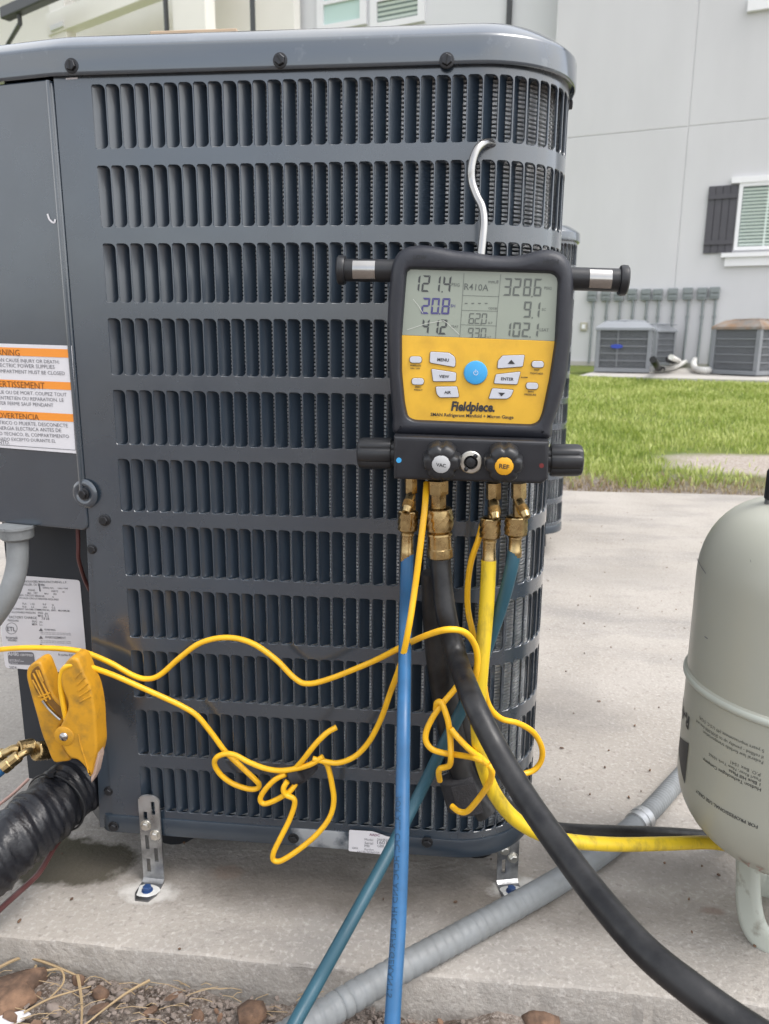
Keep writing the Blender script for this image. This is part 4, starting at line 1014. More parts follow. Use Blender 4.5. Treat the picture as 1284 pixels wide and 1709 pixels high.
# ================================================================== THIN YELLOW SENSOR CABLES
RCB = .0034
def cable(label, strands, m=m_cable):
    t = thing('sensor_cable', tuple(strands[0][-1]), label, 'cable', 'yellow sensor cables')
    for s in strands:
        mb = MB(); mb.tube(smooth_path(s, 8), RCB, 10); mb.build('cable_run', m, t, sharp=60)
    return t
def zp(ox, oy, sc, Y, pts):
    out = []
    for p in pts:
        y_ = p[2] if len(p) > 2 else Y
        out.append(P(ox+p[0]/sc, oy+p[1]/sc, y_))
    return out
cable('yellow cable waving across the louvres from the left edge', [[P(x, y, Y) for x, y, Y in ((-60, 1094, .0), (0, 1084, -.005), (60, 1081, -.012), (130, 1086, -.016), (180, 1104, -.018), (222, 1127, -.018), (246, 1133, -.018), (268, 1126, -.018), (300, 1098, -.02), (335, 1073, -.022), (378, 1064, -.024), (420, 1073, -.026), (460, 1100, -.028), (490, 1130, -.03), (512, 1141, -.032), (550, 1133, -.036), (620, 1105, -.05), (668, 1081, -.078), (705, 1063, -.105), (745, 1051, -.128), (775, 1055, -.12), (792, 1075, -.108), (797, 1100, -.104), (793, 1130, -.10), (780, 1160, -.07))]])
cable('yellow cable from the left of the gauge down to the middle coil', [
    [P(x, y, Y) for x, y, Y in ((712, 806, -.066), (709, 850, -.085), (702, 910, -.094), (693, 980, -.098), (682, 1050, -.108), (670, 1105, -.10), (652, 1155, -.06), (636, 1200, -.04), (616, 1238, -.034), (593, 1262, -.032), (566, 1273, -.032), (543, 1271, -.034), (522, 1266, -.036))]])
Z2 = lambda pts, Y: zp(300, 1150, 3.776, Y, pts)
cable('yellow cable from the clamp that loops and coils at mid height', [
    [P(x, y, Y) for x, y, Y in ((112, 1205, -.062), (106, 1175, -.064), (102, 1145, -.064), (104, 1122, -.066), (114, 1111, -.068), (130, 1109, -.064), (150, 1113, -.05), (190, 1127, -.034), (240, 1149, -.026), (280, 1167, -.022))]
    + Z2([(20, 110, -.02), (110, 168, -.018), (200, 275, -.016), (290, 395, -.014), (390, 490, -.014), (480, 575, -.013), (502, 605, -.012), (485, 628, -.012), (430, 628, -.012), (340, 598, -.013), (265, 545, -.016), (222, 480, -.02), (232, 432, -.023), (290, 408, -.024), (350, 416, -.024), (440, 462, -.026), (540, 500, -.028), (640, 514, -.030), (740, 500, -.032), (830, 472, -.036), (905, 425, -.034)], -.02),
    Z2([(730, 500, -.03), (775, 450, -.034), (820, 392, -.036), (870, 332, -.036), (930, 275, -.034), (990, 240, -.030)], -.03),
    Z2([(670, 535, -.03), (600, 572, -.03), (535, 640, -.03), (508, 695, -.03), (535, 722, -.03), (600, 702, -.032), (690, 648, -.034), (735, 592, -.03)], -.03),
    Z2([(680, 580, -.036), (655, 625, -.038), (668, 665, -.038), (720, 692, -.038), (722, 740, -.038), (690, 830, -.04), (640, 930, -.044), (596, 1020, -.048), (588, 1068, -.048), (615, 1086, -.048), (660, 1072, -.047), (760, 1005, -.044), (870, 910, -.04), (945, 810, -.036), (972, 710, -.032), (962, 610, -.03), (935, 490, -.028), (905, 455, -.028)], -.04)])
st2 = thing('cable_strap', tuple(Z2([(770, 560)], -.02)[0]), 'black fabric strap knotted round the middle coil of yellow cable', 'strap', 'fabric cable straps')
mb = MB(); qa = Z2([(675, 540), (860, 480), (870, 500), (800, 575), (735, 605), (690, 590)], -.022); mb.prism([(p.x, p.z) for p in qa], -.027, -.019, .002); mb.build('strap_tail', m_velcro, st2)
mb = MB(); a_, b_ = Z2([(705, 555), (760, 530)], -.028); mb.lathe(a_, b_-a_, [(0, .009), (.0005, .0098), ((b_-a_).length, .0098), ((b_-a_).length+.0005, .009)], 20); mb.build('strap_band', m_velcro, st2)
Z8 = lambda pts, Y: zp(640, 950, 3.42, Y, pts)
cable('yellow cable from the right of the gauge looping round to the corner', [
    [P(x, y, Y) for x, y, Y in ((806, 872, -.055), (799, 900, -.062), (787, 935, -.058), (781, 975, -.055), (781, 1015, -.055), (788, 1050, -.06), (797, 1085, -.062), (806, 1120, -.062), (811, 1160, -.06), (820, 1184, -.056), (838, 1200, -.05), (865, 1207, -.042), (890, 1222, -.030), (904, 1246, -.022), (904, 1268, -.018), (893, 1284, -.018), (876, 1291, -.022), (855, 1293, -.03))]])
cable('coil of yellow cable hanging in front of the black strap', [
    Z8([(425, 660, -.066), (400, 695, -.07), (340, 765, -.074), (280, 850, -.076), (245, 930, -.078), (245, 985, -.08), (280, 1028, -.082), (350, 1050, -.084), (440, 1062, -.088), (530, 1080, -.112), (595, 1112, -.118), (620, 1155, -.118), (608, 1215, -.112), (570, 1275, -.10), (520, 1340, -.09), (475, 1384, -.082), (430, 1382, -.076), (392, 1352, -.066)], -.08),
    Z8([(300, 800, -.07), (305, 765, -.074), (325, 758, -.076), (345, 790, -.078), (370, 870, -.082), (382, 960, -.084), (386, 1060, -.09), (380, 1115, -.088), (355, 1130, -.084), (325, 1138, -.08), (316, 1165, -.074), (322, 1205, -.064)], -.07),
    Z8([(384, 910, -.088), (430, 965, -.092), (500, 1035, -.104), (560, 1080, -.114), (600, 1118, -.122)], -.1)])
# ================================================================== INSULATED SUCTION LINE, CLAMP, VALVES (lower left)
SV = lambda pts, Y: zp(0, 1080, 3.669, Y, pts)
ip = thing('insulated_pipe', tuple(P(-40, 1480, -.1)), 'thick pipe wrapped in wrinkled black tape entering the condenser at lower left', 'pipe')
ax_pts = smooth_path([P(150, 1292, .045), P(118, 1318, .005), P(70, 1362, -.05), P(10, 1415, -.10), P(-80, 1490, -.15), P(-220, 1590, -.20)], 22)
v = []; nC = 56; N = len(ax_pts)
T = tubeframe(ax_pts); Nn = Vector((0, 0, 1))
for i, p in enumerate(ax_pts):
    Nn = (Nn-T[i]*Nn.dot(T[i])).normalized(); Bn = T[i].cross(Nn)
    for k in range(nC):
        a = 2*math.pi*k/nC; s = i*.012
        rr = .0385+.0010*math.sin(a*1+i*.55)+.0012*math.sin(i*.8+2.2*math.sin(a+.7)+a*2)*abs(math.sin(i*.31+a))+.0009*math.sin(i*1.7+3*math.sin(a*2+1))+.0010*math.sin(5*a+i*.35)
        if i < 6: rr *= .80+.2*(i/6)
        v.append(p+(Nn*math.cos(a)+Bn*math.sin(a))*rr)
mb = MB(); mb.add(v, [(i*nC+k, i*nC+(k+1) % nC, (i+1)*nC+(k+1) % nC, (i+1)*nC+k) for i in range(N-1) for k in range(nC)]+[tuple(range(nC-1, -1, -1))])
mb.build('tape_wrapping', m_tape, ip, sharp=70)
mb = MB()   # zip tie round the wrap
i0 = 34; c = ax_pts[i0]; q = T[i0]
ring = []
n1 = (Vector((0, 0, 1))-q*q.z).normalized(); n2 = q.cross(n1)
for k in range(40):
    a = 2*math.pi*k/40; ring.append(c+(n1*math.cos(a)+n2*math.sin(a))*.0415)
mb.tube(ring, .0014, 6, closed=True); hd = P(77, 1293, -.07); mb.box(tuple(c+n1*.043), (.008, .007, .006)); mb.build('zip_tie', m_black, ip, kind='stuff')
# red-brown wire and thin pinkish wire running along the pipe
mb = MB(); mb.tube(smooth_path([P(112, 1385, -.005), P(92, 1412, -.04), P(70, 1450, -.07), P(55, 1468, -.085), P(25, 1495, -.11), P(-30, 1545, -.14)]), .0036, 8)
mb.build('control_wire', m_wirebrown, label='red-brown wire lying along the underside of the taped pipe', cat='wire', org=tuple(P(0, 1520, -.12)))
mb = MB(); mb.tube(smooth_path([P(48, 1300, .05), P(25, 1322, .03), P(0, 1342, .01), P(-50, 1380, -.02)]), .0022, 8)
mb.build('control_wire', mat('pink_wire', (.55, .36, .31), .5), label='thin pale pink wire above the taped pipe', cat='wire', org=tuple(P(0, 1342, .01)))
# brass service fittings with a blue hose end
sv = thing('service_valve', tuple(P(60, 1260, .04)), 'brass service fittings behind the clamp at the left edge', 'valve')
def turned(name, a, b, prof, parent, n=24, knurl=0., m=m_brass):
    ax = b-a; L_ = ax.length; mb = MB(); mb.lathe(a, ax, [(f*L_,)+tuple(r) if isinstance(r, tuple) else (f*L_, r) for f, r in prof], n, knurl=knurl); return mb.build(name, m, parent, sharp=22)
kn = [(0, .010), (.05, .0115)]+[(.08+.84*k/8, (.012, 1)) for k in range(9)]+[(.95, .0115), (1, .010)]
turned('knurled_nut', P(84, 1252, .02), P(59, 1254, .0), kn, sv, 40, .05)
turned('knurled_nut', P(57, 1245, .01), P(31, 1250, -.005), [(f, (r if isinstance(r, tuple) else r*.86)) if not isinstance(r, tuple) else (f, (.0098, 1)) for f, r in kn], sv, 40, .05)
mb = MB(); mb.tube(smooth_path([P(32, 1250, -.004), P(22, 1250, -.006), P(10, 1256, -.01), P(-6, 1262, -.012)]), .0056, 12); mb.build('elbow', m_brass, sv)
mb = MB(); mb.tube(smooth_path([P(52, 1253, -.008), P(42, 1256, -.016), P(30, 1264, -.022)]), .0046, 12); mb.build('elbow', m_brass, sv)
turned('crimp_ferrule', P(33, 1261, -.021), P(6, 1282, -.03), [(0, .0065), (.1, .0078), (.55, .0076), (.6, .0084), (1, .0084)], sv, 12)
turned('crimp_ferrule', P(8, 1258, -.01), P(-22, 1270, -.012), [(0, .0065), (.1, .0085), (1, .0085)], sv, 12)
mb = MB(); mb.tube(smooth_path([P(9, 1280, -.029), P(-10, 1295, -.034), P(-40, 1320, -.04)]), .0068, 12)
mb.build('refrigerant_hose', m_blue, label='stub of blue hose at the far left brass fitting', cat='hose', org=tuple(P(9, 1280, -.029)))
# spring clamp on the pipe
cl = thing('spring_clamp', tuple(P(140, 1300, -.04)), 'mustard yellow plastic pipe clamp gripping the taped pipe', 'clamp')
YC = -.060
def zprism(pts, y0, y1, b, sm=3):
    mb = MB(); q = SV(pts, y0); q2 = [(p.x, p.z) for p in q]
    q2 = [tuple(p) for p in smooth_closed([Vector((a, b_)) for a, b_ in q2], sm)] if sm else q2
    mb.prism(q2, y0, y1, b); return mb
left = [(160, 175), (175, 120), (225, 90), (256, 112), (290, 200), (335, 300), (412, 385), (395, 450), (360, 500), (372, 570), (400, 640), (432, 692), (380, 706), (326, 704), (288, 620), (250, 520), (222, 415), (185, 285)]
zprism(left, YC+.006, YC+.030, .003).build('left_jaw', m_clamp, cl, sharp=50)
ch = [(188, 165), (222, 120), (244, 128), (276, 215), (322, 318), (392, 392), (372, 430), (300, 350), (235, 290), (208, 240)]
lj = [o for o in cl.children if o.name.startswith('left_jaw')][0]
mbc = zprism(ch, YC+.0052, YC+.012, .0006); mbc.build('handle_channel', m_clamp_in, lj, sharp=50)
mb = MB()
for a, b in (((205, 160), (285, 330)), ((222, 140), (310, 320)), ((236, 140), (265, 210)), ((200, 200), (255, 300)), ((240, 305), (310, 280)), ((255, 325), (300, 300))):
    mb.tube(SV([a, b], YC+.0050), .0013, 6)
mb.build('channel_ribs', m_clamp, lj, kind='stuff')
mb = MB(); mb.tube(smooth_path(SV([(262, 325), (300, 375), (345, 420), (372, 442)], YC+.004)), .0018, 8); mb.build('spring_wire', m_chrome, lj)
right = [(388, 118), (428, 68), (470, 72), (492, 105), (522, 180), (560, 275), (582, 400), (590, 540), (594, 630), (572, 715), (550, 798), (522, 742), (474, 694), (430, 684), (392, 632), (360, 560), (362, 500), (392, 440), (414, 375), (408, 320), (385, 270), (370, 200)]
rj = zprism(right, YC-.010, YC+.016, .0032).build('right_jaw', m_clamp, cl, sharp=60)
mb = MB()
for (a, b) in (((462, 190), (500, 150)), ((475, 230), (520, 185)), ((482, 268), (540, 222)), ((488, 302), (555, 258)), ((492, 335), (560, 300))):
    mb.tube(SV([a, b], YC-.0098), .0012, 6)
mb.build('grip_ridges', m_clamp, rj, kind='stuff')
mb = MB(); mb.tube(smooth_path(SV([(482, 535), (495, 600), (520, 680), (545, 770)], YC-.0100)), .0010, 6); mb.build('mould_line', m_clamp, rj)
c = SV([(395, 545)], YC-.010)[0]
mb = MB(); mb.lathe(c, FN, [(-.002, .0125), (.0006, .0122), (.0014, .0108)], 28); mb.build('pivot_boss', m_clamp, cl)
mb = MB(); mb.lathe(c+FN*.001, FN, [(0, .0056), (.0015, .0052), (.0030, .0036), (.0036, 0)], 20); mb.build('rivet', m_chrome, cl)
mb = MB(); q = SV([(600, 620), (606, 680), (585, 780), (560, 832), (556, 800), (580, 720)], YC-.004); mb.prism([(p.x, p.z) for p in q], YC-.004, YC+.010, .001); mb.build('jaw_pad', mat('pale_pad', (.45, .33, .27), .6), cl)

# ================================================================== ELECTRICAL CONDUIT AT THE CONTROL BOX
el = thing('conduit_elbow', tuple(P(-25, 1050, .0)), 'smooth grey conduit curving out below the control box', 'conduit')
cx0 = P(28, 884, .012)
mb = MB(); mb.tube(smooth_path([P(28, 888, .012), P(30, 915, .010), P(28, 948, .006), P(17, 985, .0), P(-4, 1022, -.006), P(-40, 1062, -.012), P(-110, 1110, -.02)]), .0128, 20); mb.build('bent_tube', m_conduit, el, sharp=60)
mb = MB(); mb.lathe((cx0.x, cx0.y, .437), (0, 0, -1), [(0, .0225), (.003, .0225), (.0035, .0205), (.015, .0195), (.0185, .0150), (.0185, .0)], 48, lobe=lambda t: 1-.07*max(0, math.cos(10*t))**6); mb.build('gland_nut', m_conduit, el, sharp=35)

# flexible conduit on the slab
fc = thing('flexible_conduit', tuple(PZ(800, 1545, GZ)), 'grey corrugated flexible conduit lying across the slab edge', 'conduit')
r0 = .0158
pz = lambda x, y, dz=0.: PZ(x, y, GZ+r0+dz)
pth = [PZ(380, 1800, GZ+.004), PZ(450, 1748, GZ+.0055), PZ(530, 1700, GZ+.009), PZ(610, 1651, GZ+.013), pz(690, 1605, .001), pz(780, 1556), pz(860, 1512), pz(930, 1472), pz(985, 1436), pz(1030, 1403), pz(1064, 1374)]
sp_ = smooth_path(pth, 30)
cum2 = [0.]
for a, b in zip(sp_[:-1], sp_[1:]): cum2.append(cum2[-1]+(b-a).length)
rr = []
for s in cum2:
    amt = .0019 if s < .34 else .0019*max(.12, 1-(s-.34)/.12)
    ph = (s % .0125)/.0125; rr.append(r0-amt*(max(0, 1-abs(ph-.5)/.16)))
mb = MB(); mb.tube(sp_, rr, 20); mb.build('ribbed_tube', m_conduit, fc, sharp=70)
a = sp_[-1]; d = (sp_[-1]-sp_[-8]).normalized()
mb = MB(); mb.lathe(a-d*.006, d, [(0, r0*1.0), (.001, r0*1.12), (.012, r0*1.12), (.013, r0*1.18), (.026, r0*1.16), (.027, r0*.98)], 28); mb.build('coupling', m_zinc, fc, sharp=35)
far = smooth_path([a+d*.015, pz(1098, 1340, -.001), pz(1122, 1313, -.002), pz(1145, 1288, -.003), pz(1190, 1240, -.003), pz(1290, 1160, -.003)], 40); cum3 = [0.]
for p, q in zip(far[:-1], far[1:]): cum3.append(cum3[-1]+(q-p).length)
mb = MB(); mb.tube(far, [r0*.93-.0008*max(0, 1-abs(((s % .007)/.007)-.5)/.3) for s in cum3], 18); mb.build('far_tube', m_conduit, fc, sharp=70)

# ================================================================== UPTURNED REFRIGERANT TANK
TX, TY, TR, TS = .397, .01, .128, .281
tank = thing('refrigerant_tank', (TX, TY, GZ), 'grey-green refrigerant cylinder standing upside down at the right edge', 'tank')
hs_ = .120; dome = .095
prof = []
for k in range(15):
    a = math.pi/2*k/14; prof.append((TS-hs_-dome*math.cos(a)**1.0, max(1e-4, TR*math.sin(a)**.64)))
prof += [(TS-.006, TR), (TS-.0045, TR+.0022), (TS-.002, TR+.0034), (TS+.002, TR+.0034), (TS+.0045, TR+.0022), (TS+.006, TR)]
for k in range(15):
    a = math.pi/2*(1-k/14); prof.append((TS+hs_+dome*math.cos(a), max(1e-4, TR*math.sin(a)**.58)))
mb = MB(); mb.lathe((TX, TY, 0), (0, 0, 1), prof, 96); body = mb.build('cylinder_body', m_tank, tank, sharp=50)
mb = MB(); mb.lathe((TX, TY, 0), (0, 0, 1), [(TS-.0055, TR+.0003), (TS-.004, TR+.0026), (TS-.0015, TR+.0040), (TS+.0015, TR+.0040), (TS+.004, TR+.0026), (TS+.0055, TR+.0003)], 96); mb.build('weld_seam', m_tank_h, body)
# carrying handle (now the foot): two pressed loops round the valve
zb_ = TS-hs_-dome
hr = .052
def loop(sgn, rot):
    mb = MB(); M = Matrix.Translation((TX, TY, 0)) @ Matrix.Rotation(rot, 4, 'Z')
    pts = []
    for k in range(19):
        t = k/18; a = R_(-62+124*t)
        zz = GZ+.012+(zb_+.035-GZ)*(abs(2*t-1)**3.2)
        rad = hr*(1-.22*abs(2*t-1)**4)
        pts.append(M @ Vector((rad*math.cos(a)*sgn, rad*math.sin(a)*sgn, zz)))
    q = smooth_path(pts, 2); Tt = tubeframe(q); v = []; sec = [(math.cos(b)*1.0, math.sin(b)) for b in np.linspace(0, 2*math.pi, 14, endpoint=False)]
    for p, t in zip(q, Tt):
        rad = Vector((p.x-TX, p.y-TY, 0)).normalized(); rad = (rad-t*rad.dot(t)).normalized(); b = t.cross(rad)
        for cx_, cy_ in sec:
            g_ = 1-.35*max(0, cx_)*(abs(cy_) < .35)
            v.append(p+rad*(cx_*.0066*g_)+b*(cy_*.0185))
    n = len(sec); mb.add(v, [(i*n+k, i*n+(k+1) % n, (i+1)*n+(k+1) % n, (i+1)*n+k) for i in range(len(q)-1) for k in range(n)])
    return mb.build('handle_loop', m_tank_h, tank, sharp=60)
loop(1, R_(252)); loop(-1, R_(252))
mb = MB(); mb.lathe((TX, TY, 0), (0, 0, -1), [(-zb_-.01, .016), (-zb_+.012, .015), (-zb_+.014, .010), (-zb_+.035, .010)], 20); mb.build('valve_stem', m_brass, tank)
mb = MB(); va = Vector((TX, TY, zb_-.022)); mb.lathe(va, Vector((-1, .35, .05)), [(0, .008), (.02, .008), (.021, .010), (.036, .010)], 20); mb.build('valve_outlet', m_brass, tank)
# upside-down print wrapped round the cylinder
def tank_rz(z):
    if z > TS-hs_: return TR
    a = math.acos(min(1, (TS-hs_-z)/dome)); return TR*max(.05, math.sin(a))**.64
def tank_text(mb, s, a_start, z, width, lift=.0006, hs=1., **k):
    v, f, wd = text_mesh(s, **k); out = []
    for (x, y) in v:
        zz = z-y*width*hs; r = tank_rz(zz)+lift; a = a_start-(x*width)/TR
        out.append((TX+r*math.cos(a), TY+r*math.sin(a), zz))
    mb.add(out, f)
def ang_at(px, py):
    d = ray(px, py); o = CAM-Vector((TX, TY, 0)); A_ = d.x*d.x+d.y*d.y; B_ = 2*(o.x*d.x+o.y*d.y); C_ = o.x**2+o.y**2-TR**2; D_ = B_*B_-4*A_*C_
    t = (-B_-math.sqrt(max(0, D_)))/(2*A_); p = CAM+d*t; return math.atan2(p.y-TY, p.x-TX), p.z
def tline(mb, s, a_px, b_px, **k):
    """text whose first letter sits at the right-hand pixel a_px and whose last at b_px (it is upside down)"""
    a0, z0 = ang_at(*a_px); a1, z1 = ang_at(*b_px); w_ = ((a0-a1) % (2*math.pi))*TR
    tank_text(mb, s, a0, (z0+z1)/2, w_, **k)
Q2 = lambda x, y: (1120+x/6.573, 1160+y/6.573)
mb = MB()
tline(mb, 'FOR PROFESSIONAL USE ONLY', Q2(955, 1440), Q2(282, 1020), offset=.014)
tline(mb, 'Hudson Technologies Company', Q2(990, 1030), Q2(360, 680), offset=.006)
tline(mb, '1 Blue Hill Plaza', Q2(985, 960), Q2(640, 815), offset=.004)
mb.build('lettering', m_ink, body, kind='stuff')
mb = MB()
tline(mb, 'Pearl River, New York 10965', Q2(990, 905), Q2(420, 640)); tline(mb, 'P.O. Box 1541', Q2(985, 860), Q2(660, 710))
tline(mb, 'Federal law forbids transportation', Q2(1015, 725), Q2(360, 385)); tline(mb, 'if refilled - penalty up to $500,000 fine and', Q2(1020, 665), Q2(285, 270)); tline(mb, '5 years imprisonment (49 U.S.C. 5124)', Q2(1025, 610), Q2(320, 220))
mb.build('faint_lettering', mat('faded_ink', (.10, .105, .095), .6), body, kind='stuff')
mb = MB(); a0, _ = ang_at(1155, 1250)
v = []; K = 6
for k in range(K+1):
    a = a0-.06-k*.05
    for z_, in ((TS-.075-.002*k,), (TS-.128+.004*k,)): v.append((TX+(TR+.0006)*math.cos(a), TY+(TR+.0006)*math.sin(a), z_))
mb.add(v, [(i*2, i*2+1, i*2+3, i*2+2) for i in range(K)])
tank_text(mb, 'R-410A', a0-.10, TS-.045, .07, offset=.03)
mb.build('dark_emblem', mat('dark_print', (.05, .05, .05), .5), body, kind='stuff')
mb = MB(); tank_text(mb, '2 A', ang_at(*Q2(1040, 1560))[0], TS-.178, .032, lift=.0008); mb.build('red_stamp', mat('faded_red', (.42, .30, .26), .6), body, kind='stuff')
mb = MB()
for (x0, y0, x1, y1) in ((1158, 932, 1172, 948), (1172, 948, 1179, 958), (1253, 935, 1254, 939), (1177, 1063, 1182, 1067)):
    a0, z0 = ang_at(x0, y0); a1, z1 = ang_at(x1, y1); r_ = TR+.0006
    A_ = Vector((TX+r_*math.cos(a0), TY+r_*math.sin(a0), z0)); B_ = Vector((TX+r_*math.cos(a1), TY+r_*math.sin(a1), z1)); e = Vector((0, 0, .0012))
    mb.add([A_, B_, B_+e, A_+e], [(0, 1, 2, 3)])
mb.build('scratch', m_ink_grey, body, kind='stuff')
# black-capped tool lying on top of the tank
tl_ = thing('hand_tool', (TX-.02, TY+.02, TS+hs_+dome), 'black-capped tool resting on top of the upturned tank', 'tool')
b_ = PD(1290, 840, (P(1284, 840, TY).y-CAM.y)/ray(1284, 840).y*1.0)
mb = MB(); mb.lathe((b_.x, b_.y, b_.z-.03), (0, 0, 1), [(0, .0085), (.034, .0085), (.035, .0075)], 20); mb.build('ferrule', m_zinc, tl_)
mb = MB(); mb.lathe((b_.x, b_.y, b_.z-.03), (0, 0, 1), [(.034, .0078), (.036, .0095), (.065, .0095), (.07, .007), (.071, 0)], 20); mb.build('grip', m_black, tl_)
# ================================================================== FAR BUILDINGS
WP = PZ(960, 607, BGZ); WA = R_(-18.6)
WU = Vector((math.cos(WA), math.sin(WA), 0)); WN = Vector((math.sin(WA), -math.cos(WA), 0))     # along the wall, towards the viewer
def wall_frame(p, ang): return Matrix.Translation(p) @ Matrix.Rotation(ang, 4, 'Z')             # local x along, -y towards viewer, z up
MW = wall_frame(WP, WA)
plw = plane(WP, WN)
def wc(x, y, off=0.):
    """pixel -> (u, z) on the wall (off metres in front of it)"""
    f = plane(WP+WN*off, WN); p = f(x, y)-WP; return p.dot(WU), p.z
bld = thing('apartment_building', tuple(WP), 'light grey stucco building with shuttered window and scored joints', 'building')
ujo, _ = wc(1150, 200); _, zjo = wc(1150, 211)
u_l, _ = wc(921, 200)
joint = .014
mb0 = MB(); mb0.M = MW; mb0.box(((u_l+14)/2+.002, .112, 5.2-BGZ/2), (14-u_l-.01, .2, 10.8)); mb0.build('backing_wall', m_wall, bld)
for (a, b, c, d) in ((u_l, ujo-joint/2, -.25, zjo-joint/2), (ujo+joint/2, 14, -.25, zjo-joint/2), (u_l, ujo-joint/2, zjo+joint/2, 10.6), (ujo+joint/2, 14, zjo+joint/2, 10.6)):
    mb = MB(); mb.M = MW; mb.box(((a+b)/2, .025, (c+d)/2), (b-a, .05, d-c)); mb.build('stucco_panel', m_wall, bld, bevel=.008)
mb = MB(); mb.M = MW; mb.box(((u_l+14)/2, .01, -.06), (14-u_l, .10, .22)); mb.build('foundation', m_pad, bld)
mb = MB(); mb.M = MW; mb.box(((u_l+14)/2+.3, 1.5, 10.75), (14-u_l+1.2, 4.2, .3)); mb.build('roof_eave', m_gutter, bld)
# shutter of vertical boards with two battens
su0, sz1 = wc(1184, 312); su1, _ = wc(1233, 309); _, sz0 = wc(1180, 423)
sh_ = MB(); sh_.M = MW; sh_.box(((su0+su1)/2, -.012, (sz0+sz1)/2), (su1-su0, .02, sz1-sz0)); shut = sh_.build('shutter', m_shut, bld)
bw_ = (su1-su0)/4
for k in range(4):
    mb = MB(); mb.M = MW; mb.box((su0+bw_*(k+.5), -.030, (sz0+sz1)/2), (bw_-.012, .018, sz1-sz0+.004)); mb.build('board', m_shut, shut)
for zz in (sz1-.16*(sz1-sz0), sz0+.16*(sz1-sz0)):
    mb = MB(); mb.M = MW; mb.box(((su0+su1)/2, -.050, zz), (su1-su0, .022, .075)); mb.build('batten', m_shut, shut)
# window
wu0 = su1+.02; wu1 = wu0+1.05; _, wz1 = wc(1240, 306); _, wz0 = wc(1240, 418)
win = MB(); win.M = MW
for (cx_, cz_, dx_, dz_) in (((wu0+wu1)/2, wz1-.03, wu1-wu0, .06), ((wu0+wu1)/2, wz0+.03, wu1-wu0, .06), (wu0+.03, (wz0+wz1)/2, .06, wz1-wz0-.12), (wu1-.03, (wz0+wz1)/2, .06, wz1-wz0-.12)):
    win.box((cx_, -.02, cz_), (dx_, .07, dz_))
window = win.build('window', m_trim, bld)
mb = MB(); mb.M = MW; mb.box(((wu0+wu1)/2, .0, (wz0+wz1)/2), (wu1-wu0-.1, .008, wz1-wz0-.1)); mb.build('pane', m_glass, window)
mb = MB(); mb.M = MW; mb.box((wu0+.46, -.012, (wz0+wz1)/2), (.03, .02, wz1-wz0-.12)); mb.build('muntin', m_blind, window)
ns = 17
for k in range(ns):
    mb = MB(); mb.M = MW @ Matrix.Translation(((wu0+wu1)/2, -.006, wz0+.09+(wz1-wz0-.2)*k/(ns-1))) @ Matrix.Rotation(R_(28), 4, 'X'); mb.box((0, 0, 0), (wu1-wu0-.14, .006, (wz1-wz0)/ns*.72)); mb.build('blind_slat', m_blind, window)
hu0, hz1 = wc(1222, 297); _, hz0 = wc(1224, 307)
mb = MB(); mb.M = MW; mb.box((hu0+.8, -.035, (hz1+hz0)/2), (1.6, .08, hz1-hz0)); mb.build('window_header', m_trim, window)
si0, zz1 = wc(1207, 423); _, zz0 = wc(1210, 445)
mb = MB(); mb.M = MW; mb.box((si0+.85, -.06, zz1-.04), (1.75, .14, .07)); mb.box((si0+.87, -.035, (zz0+zz1)/2-.035), (1.66, .08, zz1-zz0-.07)); mb.build('window_sill', m_trim, window)
xu0, xz0 = wc(1247, 22)
mb = MB(); mb.M = MW; mb.box((xu0+.9, -.04, xz0+.09), (1.8, .09, .18)); mb.build('upper_sill', m_trim, bld)
# vent plate
vu, vz = wc(975, 545)
mb = MB(); mb.M = MW; mb.box((vu, -.02, vz), (.13, .05, .16)); vp = mb.build('wall_outlet_cover', mat('beige_cover', (.42, .40, .32), .7), label='small beige outlet cover on the grey wall behind the lawn', cat='outlet', org=tuple(MW @ Vector((vu, 0, vz))), bevel=.01)
mb = MB(); mb.M = MW; mb.box((vu, -.05, vz), (.06, .02, .08)); mb.build('flap', m_trim, vp)
# disconnect boxes in a row
ords = ['first', 'second', 'third', 'fourth', 'fifth', 'sixth', 'seventh', 'eighth', 'ninth', 'tenth']
for k, (x, yb, ytop) in enumerate(((989, 502, 484), (1012, 501, 484), (1034, 501, 484), (1056, 500, 482), (1079, 500, 482), (1099, 500, 482), (1124, 500, 481), (1149, 499, 480), (1173, 499, 480), (1194, 498, 479))):
    u, z1 = wc(x, ytop, .05); _, z0 = wc(x, yb+1, .05); z1 = z0+(z1-z0)
    o = MW @ Vector((u, 0, z0))
    t = thing('disconnect_box', tuple(o), f'grey electrical disconnect box, {ords[k]} from the left in the wall row', 'electrical box', 'disconnect boxes on the far wall')
    h = z1-z0; wd = .165
    mb = MB(); mb.M = MW; mb.box((u, -.045, (z0+z1)/2), (wd, .09, h)); mb.build('enclosure', m_gal, t, bevel=.008)
    mb = MB(); mb.M = MW; mb.box((u, -.100, z0+h*.72), (wd*.92, .022, h*.40)); mb.build('cover', m_gal, t, bevel=.006)
    mb = MB(); mb.M = MW; mb.box((u, -.097, z0+h*.30), (wd*.80, .016, h*.22)); mb.build('cover', m_gal, t, bevel=.006)
    mb = MB(); mb.M = MW; r_ = .022; mb.tube([(u+.03, -.05, z0+.004), (u+.03, -.05, z0*.55), (u+.02, -.05, .02)], r_, 10); mb.lathe((u+.03, -.05, z0*.72), (0, 0, 1), [(0, r_*1.4), (.05, r_*1.4)], 10); mb.build('conduit', m_gal, t, sharp=50)
